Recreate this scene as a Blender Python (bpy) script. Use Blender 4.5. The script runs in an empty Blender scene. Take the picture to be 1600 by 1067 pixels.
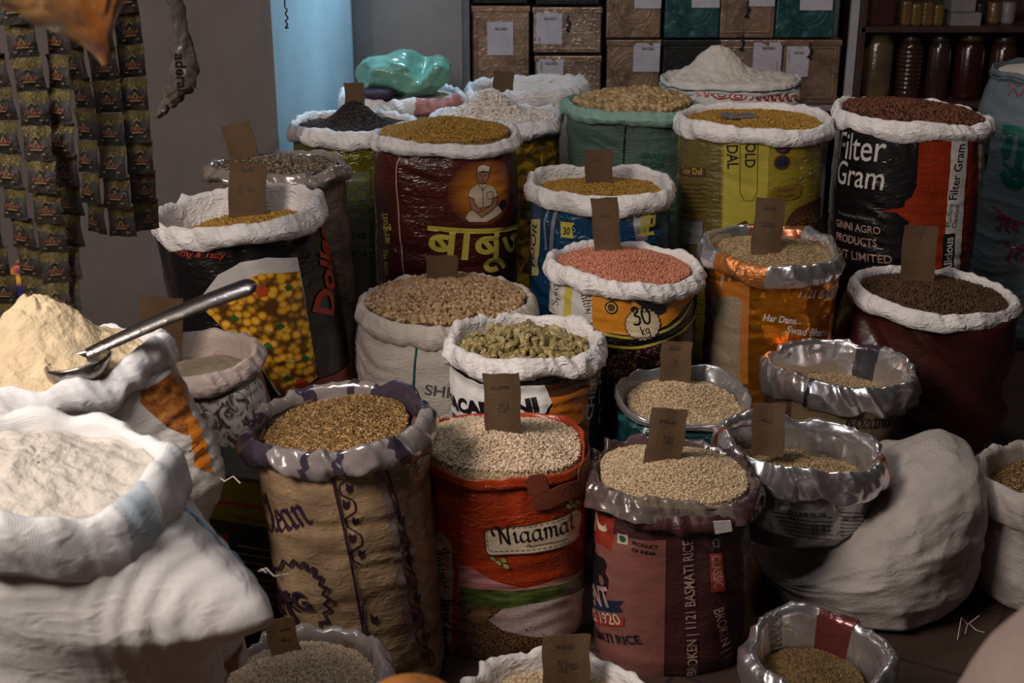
import bpy, bmesh, math, random
import numpy as np
from mathutils import Vector
from mathutils.geometry import tessellate_polygon
random.seed(7); RNG = np.random.default_rng(11)
SC = bpy.context.scene; COL = SC.collection
R = math.radians

# ---------------------------------------------------------------- camera, light, exposure
PITCH = R(20.7); FPX = 2100.0; CH = 1.75
cp, sp = math.cos(PITCH), math.sin(PITCH)
cam = bpy.data.objects.new('camera', bpy.data.cameras.new('camera')); COL.objects.link(cam)
cam.location = (0, 0, CH); cam.rotation_euler = (R(90) - PITCH, 0, 0)
cam.data.sensor_width = 36; cam.data.lens = FPX / 1600 * 36; cam.data.clip_start = .05
cam.data.dof.use_dof = True; cam.data.dof.focus_distance = 3.5; cam.data.dof.aperture_fstop = 6.3
SC.camera = cam
SC.view_settings.view_transform = 'Standard'; SC.view_settings.look = 'None'
SC.view_settings.gamma = 1; SC.view_settings.use_curve_mapping = False
SC.view_settings.exposure = -0.04
w = bpy.data.worlds.new('world'); SC.world = w; w.use_nodes = True
w.node_tree.nodes['Background'].inputs[0].default_value = (1, .86, .78, 1)
w.node_tree.nodes['Background'].inputs[1].default_value = .013

def area(name, loc, target, sx, sy, power, col, spread=180):
    l = bpy.data.lights.new(name, 'AREA'); l.shape = 'RECTANGLE'; l.size = sx; l.size_y = sy
    l.energy = power; l.color = col; l.spread = R(spread)
    o = bpy.data.objects.new(name, l); COL.objects.link(o); o.location = loc
    o.rotation_euler = (Vector(target) - Vector(loc)).to_track_quat('-Z', 'Y').to_euler()
    return o
# daylight through the open shop front (behind and left of the camera), a high side opening, bluish skylight at the back
area('daylight_front', (-2.0, .9, 2.85), (-.1, 3.2, .4), 1.3, 1.0, 43, (1, .88, .79), 110)
area('daylight_side', (-.3, 2.0, 2.95), (.3, 3.6, .5), .9, .6, 12, (.92, .93, 1))
area('skylight_blue', (-.12, 5.7, 2.35), (-.80, 5.42, 1.15), .3, .3, 8.5, (.48, .75, 1), 80)
area('fill_back_right', (1.1, 3.7, 2.93), (1.1, 4.9, .8), .5, .5, 9, (1, .9, .84), 150)  # added fill light, no real fixture; lifts the rims and tins at back right

# ---------------------------------------------------------------- projection helpers
def ray(px, py):
    X = (px - 800) / FPX; V = (533.5 - py) / FPX
    return (X, cp + V * sp, -sp + V * cp)
def at_Y(px, py, Y):
    d = ray(px, py); k = Y / d[1]
    return (d[0] * k, Y, CH + d[2] * k)
def at_Z(px, py, z):
    d = ray(px, py); k = (z - CH) / d[2]
    return (d[0] * k, d[1] * k, z)
def depth(Y, z): return Y * cp + (CH - z) * sp
def proj(x, y, z):
    zc = y * cp + (CH - z) * sp; v = (y * sp + (z - CH) * cp) / zc
    return 800 + FPX * x / zc, 533.5 - FPX * v

# ---------------------------------------------------------------- noise
_T = RNG.random(4096) * 2 - 1
def vn(x, y, z):
    x = np.asarray(x, float) + 100; y = np.asarray(y, float) + 100; z = np.asarray(z, float) + 100
    x, y, z = np.broadcast_arrays(x, y, z)
    xi = np.floor(x).astype(np.int64); yi = np.floor(y).astype(np.int64); zi = np.floor(z).astype(np.int64)
    fx, fy, fz = x - xi, y - yi, z - zi
    fx = fx * fx * (3 - 2 * fx); fy = fy * fy * (3 - 2 * fy); fz = fz * fz * (3 - 2 * fz)
    def h(a, b, c): return _T[((a * 73856093) ^ (b * 19349663) ^ (c * 83492791)) & 4095]
    r = 0
    for dx in (0, 1):
        for dy in (0, 1):
            for dz in (0, 1):
                r = r + h(xi + dx, yi + dy, zi + dz) * (fx if dx else 1 - fx) * (fy if dy else 1 - fy) * (fz if dz else 1 - fz)
    return r
def fbm(x, y, z, o=3):
    s = 0; a = 1
    for i in range(o):
        s = s + a * vn(x + 17 * i, y, z); x, y, z = x * 2.03, y * 2.03, z * 2.03; a *= .5
    return s / 1.75
def rdg(x, y, z): return 1 - 2.4 * np.abs(vn(x, y, z))

# ---------------------------------------------------------------- materials
MATS = {}
def nodes(name):
    m = bpy.data.materials.new(name); m.use_nodes = True
    nt = m.node_tree; b = nt.nodes['Principled BSDF']
    return m, nt, b
def add(nt, t, **kw):
    n = nt.nodes.new(t)
    for k, v in kw.items():
        if k[0] == '_': n.inputs[k[1:].replace('_', ' ')].default_value = v
        else: setattr(n, k, v)
    return n
def ramp(nt, fac, stops, interp='LINEAR'):
    n = nt.nodes.new('ShaderNodeValToRGB'); e = n.color_ramp.elements; n.color_ramp.interpolation = interp
    while len(e) < len(stops): e.new(.5)
    for i, (p, c) in enumerate(stops):
        e[i].position = p; e[i].color = (*c, 1) if len(c) == 3 else c
    nt.links.new(fac, n.inputs[0]); return n.outputs[0]
def coords(nt, uv=False, scale=(1, 1, 1)):
    tc = nt.nodes.new('ShaderNodeTexCoord'); mp = nt.nodes.new('ShaderNodeMapping')
    mp.inputs['Scale'].default_value = scale
    nt.links.new(tc.outputs['UV' if uv else 'Object'], mp.inputs[0]); return mp.outputs[0]
def mixc(nt, fac, a, b):
    n = nt.nodes.new('ShaderNodeMix'); n.data_type = 'RGBA'
    if isinstance(fac, (int, float)): n.inputs[0].default_value = fac
    else: nt.links.new(fac, n.inputs[0])
    for s, v in ((6, a), (7, b)):
        if isinstance(v, tuple): n.inputs[s].default_value = (*v, 1)
        else: nt.links.new(v, n.inputs[s])
    return n.outputs[2]
def bump(nt, b, layers, dist=.01):
    prev = None
    for sock, st in layers:
        n = nt.nodes.new('ShaderNodeBump'); n.inputs['Strength'].default_value = st; n.inputs['Distance'].default_value = dist
        nt.links.new(sock, n.inputs['Height'])
        if prev: nt.links.new(prev, n.inputs['Normal'])
        prev = n.outputs[0]
    if prev:
        nt.links.new(prev, b.inputs['Normal'])
        if b.inputs['Coat Weight'].default_value: nt.links.new(prev, b.inputs['Coat Normal'])
def noise(nt, vec, sc, det=3, dist=0, typ='FBM', rough=.55):
    n = nt.nodes.new('ShaderNodeTexNoise'); n.noise_type = typ
    n.inputs['Scale'].default_value = sc; n.inputs['Detail'].default_value = det; n.inputs['Distortion'].default_value = dist
    n.inputs['Roughness'].default_value = rough
    nt.links.new(vec, n.inputs['Vector']); return n.outputs[0]

def sheet(name, col, rough=.5, metal=0, coat=0, crease=.35, cs=14, weave=.0, var=.12, hcrease=0, alpha=1, sub=0, dirt=None, spec=.5, crinkle=0):
    """woven plastic / foil / film surface; crease = crumple bump, weave = fabric bump, hcrease = horizontal stretch lines"""
    if name in MATS: return MATS[name]
    m, nt, b = nodes(name); b.inputs['Roughness'].default_value = rough; b.inputs['Metallic'].default_value = metal
    b.inputs['Coat Weight'].default_value = coat; b.inputs['Coat Roughness'].default_value = .18
    b.inputs['Specular IOR Level'].default_value = spec
    ob = coords(nt); n1 = noise(nt, ob, 9, 4)
    dk = tuple(c * (1 - var * 1.6) for c in col); lt = tuple(min(1, c * (1 + var)) for c in col)
    c = ramp(nt, n1, [(.3, dk), (.7, lt)])
    if dirt:
        n2 = noise(nt, ob, 28, 3); f = ramp(nt, n2, [(.55, (0, 0, 0)), (.75, (1, 1, 1))])
        c = mixc(nt, f, c, dirt)
    nt.links.new(c, b.inputs['Base Color'])
    L = []
    if crease: L.append((noise(nt, ob, cs, 3, .6, 'RIDGED_MULTIFRACTAL', .5), crease))
    if crease and not crinkle:
        L.append((noise(nt, coords(nt, scale=(1, 1, 2.2)), cs * 2.2, 4, 1.4, 'RIDGED_MULTIFRACTAL', .55), crease * .9))
        L.append((noise(nt, ob, cs * 6, 3, .5), crease * .5))
    if crinkle:
        v = nt.nodes.new('ShaderNodeTexVoronoi'); v.inputs['Scale'].default_value = cs * 1.35
        nd = add(nt, 'ShaderNodeVectorMath', operation='ADD'); sn = add(nt, 'ShaderNodeVectorMath', operation='SCALE')
        nn = nt.nodes.new('ShaderNodeTexNoise'); nn.inputs['Scale'].default_value = cs; nt.links.new(ob, nn.inputs['Vector'])
        nt.links.new(nn.outputs['Color'], sn.inputs[0]); sn.inputs['Scale'].default_value = .05
        nt.links.new(ob, nd.inputs[0]); nt.links.new(sn.outputs[0], nd.inputs[1]); nt.links.new(nd.outputs[0], v.inputs['Vector'])
        L.append((v.outputs['Distance'], crinkle * .8)); L.append((noise(nt, ob, cs * 3, 2, 1.2, 'RIDGED_MULTIFRACTAL', .4), crinkle * .16))
    if hcrease:
        L.append((noise(nt, coords(nt, scale=(5, 5, 70)), 1, 3, .8), hcrease))
    if weave:
        uv = coords(nt, True)
        a = add(nt, 'ShaderNodeTexWave', bands_direction='X', _Scale=95.0, _Distortion=.6); bb = add(nt, 'ShaderNodeTexWave', bands_direction='Y', _Scale=95.0, _Distortion=.6)
        nt.links.new(uv, a.inputs['Vector']); nt.links.new(uv, bb.inputs['Vector'])
        mm = add(nt, 'ShaderNodeMath', operation='MULTIPLY'); nt.links.new(a.outputs['Fac'], mm.inputs[0]); nt.links.new(bb.outputs['Fac'], mm.inputs[1])
        L.append((mm.outputs[0], weave))
    bump(nt, b, L, .012)
    if alpha < 1: b.inputs['Alpha'].default_value = alpha
    if sub: b.inputs['Transmission Weight'].default_value = sub
    MATS[name] = m; return m
def stained(name, a, b_, **kw):
    """sheet with stains of a second dye, driven by the mesh attribute 'stain'"""
    if name in MATS: return MATS[name]
    m = sheet(name, a, **kw); nt = m.node_tree; b = nt.nodes['Principled BSDF']; src = b.inputs['Base Color'].links[0].from_socket
    at = add(nt, 'ShaderNodeAttribute', attribute_name='stain')
    f = ramp(nt, at.outputs['Fac'], [(.47, (0, 0, 0)), (.53, (1, 1, 1))]); nt.links.new(mixc(nt, f, src, b_), b.inputs['Base Color']); return m
def ink(name, col, rough=.4, coat=.3, metal=0):
    return sheet('ink_' + name, col, rough, metal, coat, .12, 14, 0, .08)
def grainmat(name, c1, c2, c3=None, rough=.55):
    if name in MATS: return MATS[name]
    m, nt, b = nodes(name); g = nt.nodes.new('ShaderNodeNewGeometry')
    st = [(0, c1), (1, c2)] if not c3 else [(0, c1), (.6, c2), (1, c3)]
    nt.links.new(ramp(nt, g.outputs['Random Per Island'], st), b.inputs['Base Color'])
    b.inputs['Roughness'].default_value = rough; b.inputs['Specular IOR Level'].default_value = .35
    MATS[name] = m; return m
def beadmat(name, c1, c2, scale, bumpst=.8, rough=.7):
    """fine bed of grain under the loose grains"""
    if name in MATS: return MATS[name]
    m, nt, b = nodes(name); ob = coords(nt)
    v = nt.nodes.new('ShaderNodeTexVoronoi'); v.inputs['Scale'].default_value = scale; nt.links.new(ob, v.inputs['Vector'])
    nt.links.new(ramp(nt, v.outputs['Color'], [(.2, c1), (.8, c2)]), b.inputs['Base Color'])
    inv = add(nt, 'ShaderNodeMath', operation='SUBTRACT'); inv.inputs[0].default_value = 1; nt.links.new(v.outputs['Distance'], inv.inputs[1])
    bump(nt, b, [(inv.outputs[0], bumpst)], .004); b.inputs['Roughness'].default_value = rough
    MATS[name] = m; return m
def flourmat(name, col):
    if name in MATS: return MATS[name]
    m, nt, b = nodes(name); ob = coords(nt)
    nt.links.new(ramp(nt, noise(nt, ob, 30, 5), [(.3, tuple(c * .86 for c in col)), (.65, col)]), b.inputs['Base Color'])
    bump(nt, b, [(noise(nt, ob, 55, 6, .3), .7), (noise(nt, ob, 170, 3), .35)], .008); b.inputs['Roughness'].default_value = .95
    b.inputs['Specular IOR Level'].default_value = .1
    MATS[name] = m; return m
def printmat(name, stops, scale, kind='voronoi', stretch=(1, 1, 1), rough=.35, coat=.4, dist=0):
    """printed picture: pattern in the sack's own surface coordinates"""
    if name in MATS: return MATS[name]
    m, nt, b = nodes(name); uv = coords(nt, True, stretch)
    if kind == 'voronoi':
        v = nt.nodes.new('ShaderNodeTexVoronoi'); v.inputs['Scale'].default_value = scale; nt.links.new(uv, v.inputs['Vector']); f = v.outputs['Distance']
    else: f = noise(nt, uv, scale, 4, dist)
    nt.links.new(ramp(nt, f, stops), b.inputs['Base Color'])
    b.inputs['Roughness'].default_value = rough; b.inputs['Coat Weight'].default_value = coat; b.inputs['Coat Roughness'].default_value = .2
    ob = coords(nt); bump(nt, b, [(noise(nt, ob, 14, 3, .6, 'RIDGED_MULTIFRACTAL'), .15)], .012)
    MATS[name] = m; return m
def radialmat(name, c, rad, c0, c1):
    m, nt, b = nodes(name); tc = nt.nodes.new('ShaderNodeTexCoord')
    d = add(nt, 'ShaderNodeVectorMath', operation='DISTANCE'); nt.links.new(tc.outputs['UV'], d.inputs[0]); d.inputs[1].default_value = (c[0], c[1], 0)
    dv = add(nt, 'ShaderNodeMath', operation='DIVIDE'); nt.links.new(d.outputs['Value'], dv.inputs[0]); dv.inputs[1].default_value = rad
    nt.links.new(ramp(nt, dv.outputs[0], [(.25, c0), (.62, tuple((a * .55 + b_ * .45) for a, b_ in zip(c0, c1))), (1, c1)]), b.inputs['Base Color'])
    b.inputs['Roughness'].default_value = .4; b.inputs['Coat Weight'].default_value = .4; b.inputs['Coat Roughness'].default_value = .2
    ob = coords(nt); bump(nt, b, [(noise(nt, coords(nt, scale=(5, 5, 70)), 1, 3, .8), .25)], .012)
    return m

# ---------------------------------------------------------------- object helpers
def worldloc(o):
    v = Vector((0, 0, 0))
    while o: v += o.location; o = o.parent
    return v
def link(name, me, parent=None, loc=None):
    o = bpy.data.objects.new(name, me); COL.objects.link(o)
    if parent: o.parent = parent
    if loc is not None: o.location = loc
    return o
def mesh(name, verts, faces, mats, parent=None, midx=None, uv=None, smooth=True, origin=None):
    """verts in world space; stored relative to the parent / origin"""
    v = np.asarray(verts, float); base = worldloc(parent) if parent else Vector(origin if origin is not None else (0, 0, 0))
    v = v - np.array(base)
    me = bpy.data.meshes.new(name)
    if isinstance(faces, np.ndarray):
        n, k = faces.shape
        me.vertices.add(len(v)); me.vertices.foreach_set('co', v.astype(np.float32).ravel())
        me.loops.add(n * k); me.loops.foreach_set('vertex_index', faces.astype(np.int32).ravel())
        me.polygons.add(n); me.polygons.foreach_set('loop_start', np.arange(0, n * k, k, dtype=np.int32))
        me.update(calc_edges=True); me.validate()
    else:
        me.from_pydata(v.tolist(), [], faces)
    if not isinstance(mats, (list, tuple)): mats = [mats]
    for m in mats: me.materials.append(m)
    if midx is not None: me.polygons.foreach_set('material_index', np.asarray(midx, np.int32))
    me.polygons.foreach_set('use_smooth', np.full(len(me.polygons), smooth))
    if uv is not None:
        l = me.uv_layers.new(name='UVMap'); vi = np.zeros(len(me.loops), np.int32); me.loops.foreach_get('vertex_index', vi)
        l.data.foreach_set('uv', np.asarray(uv, np.float32)[vi].ravel())
    me.update()
    o = link(name, me, parent, None if parent else base)
    return o
def tag(o, label=None, cat=None, group=None, kind=None):
    if label: o['label'] = label
    if cat: o['category'] = cat
    if group: o['group'] = group
    if kind: o['kind'] = kind
    return o
def empty(name, loc): return link(name, None, None, loc)
def grid_faces(nu, nv, wrap=True):
    """nv rows of nu columns"""
    i = np.arange(nu if wrap else nu - 1); j = np.arange(nv - 1)
    I, J = np.meshgrid(i, j); a = J * nu + I; b = J * nu + (I + 1) % nu
    return np.stack([a, b, b + nu, a + nu], -1).reshape(-1, 4)
def bm_obj(name, bm, mats, parent=None, origin=(0, 0, 0), smooth=False):
    me = bpy.data.meshes.new(name)
    base = worldloc(parent) if parent else Vector(origin)
    for v in bm.verts: v.co -= base
    bm.to_mesh(me); bm.free()
    for m in (mats if isinstance(mats, (list, tuple)) else [mats]): me.materials.append(m)
    for p in me.polygons: p.use_smooth = smooth
    return link(name, me, parent, None if parent else base)
def bm_box(bm, c, s, rz=0, bevel=0, mi=0):
    r = bmesh.ops.create_cube(bm, size=1); vs = r['verts']
    for v in vs:
        x, y, z = v.co.x * s[0], v.co.y * s[1], v.co.z * s[2]
        v.co = Vector((c[0] + x * math.cos(rz) - y * math.sin(rz), c[1] + x * math.sin(rz) + y * math.cos(rz), c[2] + z))
    fs = set(f for v in vs for f in v.link_faces)
    for f in fs: f.material_index = mi
    if bevel:
        es = set(e for v in vs for e in v.link_edges)
        bmesh.ops.bevel(bm, geom=list(es), offset=bevel, segments=2, affect='EDGES', profile=.5)
def lathe(name, c, prof, mats, parent=None, n=28, origin=None):
    th = np.linspace(0, 2 * np.pi, n, endpoint=False); V = []
    for r, z in prof: V.append(np.stack([c[0] + r * np.cos(th), c[1] + r * np.sin(th), np.full(n, c[2] + z)], 1))
    return mesh(name, np.concatenate(V), grid_faces(n, len(prof)), mats, parent, origin=origin)
def tube(name, pts, rad, mats, parent=None, n=8, origin=None):
    P = np.array(pts, float); V = []
    rr = rad if isinstance(rad, (list, tuple)) else [rad] * len(P)
    for i in range(len(P)):
        t = P[min(i + 1, len(P) - 1)] - P[max(i - 1, 0)]; t /= np.linalg.norm(t) + 1e-9
        a = np.cross(t, (0.13, .2, 1)); 
        if np.linalg.norm(a) < .1: a = np.cross(t, (1, 0, 0))
        a /= np.linalg.norm(a); b = np.cross(t, a)
        for k in range(n): V.append(P[i] + rr[i] * (a * math.cos(2 * math.pi * k / n) + b * math.sin(2 * math.pi * k / n)))
    return mesh(name, V, grid_faces(n, len(P)), mats, parent, origin=origin)
def smoothline(pts, sub=5):
    P = [np.array(p, float) for p in pts]
    if len(P) < 3: return P
    out = []
    for i in range(len(P) - 1):
        p0 = P[max(i - 1, 0)]; p1 = P[i]; p2 = P[i + 1]; p3 = P[min(i + 2, len(P) - 1)]
        for k in range(sub):
            t = k / sub
            out.append(.5 * ((2 * p1) + (-p0 + p2) * t + (2 * p0 - 5 * p1 + 4 * p2 - p3) * t * t + (-p0 + 3 * p1 - 3 * p2 + p3) * t ** 3))
    out.append(P[-1]); return out

# ---------------------------------------------------------------- 2-D lettering and strokes
_tc = {}
def text2d(s, bold=0, shear=0):
    k = (s, bold, shear)
    if k not in _tc:
        c = bpy.data.curves.new('t', 'FONT'); c.body = s; c.offset = bold; c.shear = shear; c.resolution_u = 3; c.dimensions = '2D'; c.fill_mode = 'FRONT'
        o = bpy.data.objects.new('t', c); COL.objects.link(o)
        me = bpy.data.meshes.new_from_object(o.evaluated_get(bpy.context.evaluated_depsgraph_get()))
        V = [(v.co.x, v.co.y) for v in me.vertices]; Fc = [tuple(p.vertices) for p in me.polygons]
        bpy.data.objects.remove(o); bpy.data.curves.remove(c); bpy.data.meshes.remove(me)
        _tc[k] = (V, Fc)
    return _tc[k]
def pen(lines, w, nib=0, smooth=True, wmin=.3):
    """strokes -> strips; nib: angle (deg) of a broad pen, 0 = round even pen"""
    V = []; Fc = []
    for ln in lines:
        P = smoothline(ln, 4) if smooth else [np.array(p, float) for p in ln]
        for i in range(len(P) - 1):
            a, b = P[i][:2], P[i + 1][:2]; d = b - a; L = np.hypot(*d)
            if L < 1e-7: continue
            n = np.array([-d[1], d[0]]) / L * w / 2 * (wmin if nib else 1); e = d / L * w * .12
            b0 = len(V); V += [a - n - e, b - n + e, b + n + e, a + n - e]; Fc.append((b0, b0 + 1, b0 + 2, b0 + 3))
            if nib:
                q = np.array([math.cos(R(nib)), math.sin(R(nib))]) * w / 2
                b0 = len(V); V += [a - q, b - q, b + q, a + q]; Fc.append((b0, b0 + 1, b0 + 2, b0 + 3))
    return [tuple(v) for v in V], Fc
GL = {
 'N': ([[(-.02, .42), (-.12, .66), (.02, .86), (.2, .72), (.21, .02)], [(.17, .84), (.33, .5), (.5, .08), (.62, -.04)], [(.58, .0), (.58, .7), (.7, .9)]], .8),
 'i': ([[(0, .4), (.07, .5), (.08, .1), (.14, 0), (.22, .06)], [(.04, .67), (.12, .76)]], .27),
 'a': ([[(.34, .42), (.2, .5), (.05, .36), (.04, .12), (.16, 0), (.3, .14)], [(.36, .5), (.34, .1), (.4, 0), (.48, .06)]], .52),
 'm': ([[(0, .42), (.07, .5), (.07, 0)], [(.07, .34), (.19, .5), (.29, .42), (.29, 0)], [(.29, .34), (.41, .5), (.51, .42), (.51, .1), (.57, 0), (.65, .06)]], .68),
 't': ([[(.12, .78), (.1, .12), (.18, 0), (.28, .06)], [(-.02, .52), (.26, .52)]], .32),
 'C': ([[(.5, .7), (.36, .85), (.12, .7), (.04, .35), (.16, .04), (.4, .02), (.52, .18)]], .56),
 'l': ([[(.0, .3), (.16, .7), (.14, .92), (.06, .8), (.06, .12), (.12, 0), (.22, .08)]], .24),
 'e': ([[(.04, .24), (.3, .3), (.28, .46), (.16, .5), (.05, .34), (.06, .1), (.18, 0), (.34, .1)]], .36),
 'n': ([[(0, .42), (.07, .5), (.07, 0)], [(.07, .34), (.2, .5), (.31, .42), (.31, .1), (.37, 0), (.45, .06)]], .48),
 'R': ([[(.12, .85), (.1, .4), (.08, 0)], [(-.06, .74), (.1, .88), (.36, .84), (.4, .62), (.12, .44)], [(.16, .46), (.34, .12), (.5, 0)]], .54),
 'o': ([[(.18, .5), (.04, .34), (.06, .08), (.2, 0), (.34, .16), (.32, .4), (.18, .5)]], .4),
 'z': ([[(.02, .46), (.3, .47)], [(.3, .47), (.02, .02)], [(.02, .02), (.34, .03)]], .38),
 'B': ([[(.12, .85), (.1, .02)], [(-.02, .76), (.2, .9), (.38, .72), (.12, .48), (.4, .4), (.36, .06), (.08, .02)]], .48),
 's': ([[(.28, .46), (.14, .5), (.06, .38), (.24, .2), (.2, .02), (.02, .04)]], .32),
 'S': ([[(.4, .78), (.2, .9), (.06, .7), (.34, .36), (.3, .06), (.04, .08)]], .46),
 'p': ([[(.04, .5), (.05, -.3)], [(.05, .4), (.2, .5), (.34, .34), (.26, .04), (.06, .06)]], .4),
 'c': ([[(.3, .42), (.18, .5), (.05, .34), (.06, .1), (.18, 0), (.32, .1)]], .35),
 'k': ([[(.05, .85), (.05, 0)], [(.3, .48), (.07, .22), (.32, 0)]], .36),
 'g': ([[(.3, .4), (.16, .5), (.04, .3), (.14, .06), (.3, .2)], [(.32, .5), (.3, -.2), (.1, -.28)]], .4),
 '3': ([[(.04, .75), (.22, .86), (.32, .66), (.14, .48), (.34, .34), (.26, .04), (.02, .08)]], .44),
 '0': ([[(.2, .85), (.04, .5), (.1, .06), (.28, .02), (.38, .42), (.2, .85)]], .46),
 '8': ([[(.3, .78), (.12, .84), (.1, .6), (.32, .3), (.2, 0), (.04, .2), (.28, .6), (.3, .78)]], .42),
 '7': ([[(.02, .8), (.34, .82), (.14, 0)]], .4), '5': ([[(.34, .84), (.1, .82), (.08, .5), (.3, .46), (.3, .1), (.04, .04)]], .42),
 '2': ([[(.04, .7), (.2, .86), (.32, .66), (.04, .02), (.36, .04)]], .42), '/': ([[(.2, .9), (.02, -.1)]], .2), '-': ([[(.0, .4), (.2, .42)]], .28),
 '4': ([[(.24, .84), (.02, .3), (.36, .32)], [(.26, .5), (.24, 0)]], .42), ' ': ([], .3),
 '~': ([[(0, .3), (.1, .5), (.16, .2), (.3, .45), (.36, .2), (.5, .4), (.6, .25)], [(0, .62), (.6, .6)]], .66), 'v': ([[(0, .5), (.15, .05), (.3, .5)]], .36),
 'y': ([[(.0, .5), (.1, .1), (.28, .12)], [(.32, .5), (.26, -.1), (.04, -.28)]], .38), 'h': ([[(.06, .9), (.05, 0)], [(.06, .34), (.2, .5), (.31, .4), (.31, 0)]], .4), 'H': ([[(.05, .85), (.05, 0)], [(.4, .85), (.4, 0)], [(.05, .42), (.4, .45)]], .5),
 '&': ([[(.36, .3), (.2, 0), (.04, .16), (.3, .66), (.16, .8), (.1, .6), (.4, 0)]], .46),
}
def script2d(s, w=.09, nib=40):
    x = 0; Ls = []
    for ch in s:
        g, adv = GL[ch]
        Ls += [[(p[0] + x, p[1]) for p in l] for l in g]; x += adv
    V, Fc = pen(Ls, w, nib)
    return V, Fc

# ---------------------------------------------------------------- grain geometry
def g_ico(sub=1, sc=(1, 1, 1)):
    bm = bmesh.new(); bmesh.ops.create_icosphere(bm, subdivisions=sub, radius=.5)
    v = np.array([x.co[:] for x in bm.verts]) * sc; f = np.array([[y.index for y in x.verts] for x in bm.faces]); bm.free(); return v, f
def g_rice():
    n = 5; V = [(-.5, 0, 0)]
    for x, r in ((-.33, .13), (.0, .17), (.33, .13)):
        V += [(x, r * math.cos(2 * math.pi * k / n), r * math.sin(2 * math.pi * k / n)) for k in range(n)]
    V.append((.5, 0, 0)); Fc = []
    for k in range(n): Fc.append((0, 1 + k, 1 + (k + 1) % n)); Fc.append((1 + 2 * n + k, 1 + 3 * n, 1 + 2 * n + (k + 1) % n))
    for r in range(2):
        for k in range(n):
            a, b = 1 + r * n + k, 1 + r * n + (k + 1) % n; Fc += [(a, a + n, b + n), (a, b + n, b)]
    return np.array(V), np.array(Fc)
def g_mac():
    """elbow macaroni: bent ridged hollow tube"""
    n = 9; m = 8; V = []; Fc = []
    for i in range(m):
        a = -1.25 + 2.5 * i / (m - 1); c = np.array([math.sin(a) * .42, math.cos(a) * .42 - .25, 0]); t = np.array([math.sin(a), math.cos(a), 0])
        for k in range(n):
            q = 2 * math.pi * k / n; V.append(c + .2 * (t * math.cos(q) + np.array([0, 0, 1]) * math.sin(q)))
    for i in (m - 1, 0):
        a = -1.25 + 2.5 * i / (m - 1); c = np.array([math.sin(a) * .42, math.cos(a) * .42 - .25, 0]); t = np.array([math.sin(a), math.cos(a), 0])
        for k in range(n):
            q = 2 * math.pi * k / n; V.append(c + .12 * (t * math.cos(q) + np.array([0, 0, 1]) * math.sin(q)))
    def quad(a, b, c, d): Fc.extend([(a, b, c), (a, c, d)])
    for i in range(m - 1):
        for k in range(n): quad(i * n + k, i * n + (k + 1) % n, (i + 1) * n + (k + 1) % n, (i + 1) * n + k)
    for k in range(n):
        k2 = (k + 1) % n
        quad((m - 1) * n + k, (m - 1) * n + k2, m * n + k2, m * n + k); quad((m + 1) * n + k, (m + 1) * n + k2, k2, k)
        quad(m * n + k, m * n + k2, (m + 1) * n + k2, (m + 1) * n + k)
    return np.array(V), np.array(Fc)
G_RICE, G_RND, G_LENT, G_SEED, G_MAC = g_rice(), g_ico(2), g_ico(1, (1, 1, .7)), g_ico(1, (1.4, .8, .7)), g_mac()
def scatter(base, pts, size, tilt=.5, jit=.25):
    n = len(pts); bv, bf = base
    yaw = RNG.random(n) * 2 * np.pi; pit = (RNG.random(n) - .5) * 2 * tilt; rol = RNG.random(n) * 2 * np.pi if tilt > .3 else (RNG.random(n) - .5)
    s = size * (1 + (RNG.random(n) - .5) * 2 * jit)
    cy_, sy_, cpi, spi, cr, sr = np.cos(yaw), np.sin(yaw), np.cos(pit), np.sin(pit), np.cos(rol), np.sin(rol)
    M = np.zeros((n, 3, 3))
    M[:, 0, 0] = cy_ * cpi; M[:, 0, 1] = cy_ * spi * sr - sy_ * cr; M[:, 0, 2] = cy_ * spi * cr + sy_ * sr
    M[:, 1, 0] = sy_ * cpi; M[:, 1, 1] = sy_ * spi * sr + cy_ * cr; M[:, 1, 2] = sy_ * spi * cr - cy_ * sr
    M[:, 2, 0] = -spi; M[:, 2, 1] = cpi * sr; M[:, 2, 2] = cpi * cr
    V = np.einsum('nij,vj->nvi', M, bv) * s[:, None, None] + pts[:, None, :]
    Fc = bf[None] + (np.arange(n) * len(bv))[:, None, None]
    return V.reshape(-1, 3), Fc.reshape(-1, 3)
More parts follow.
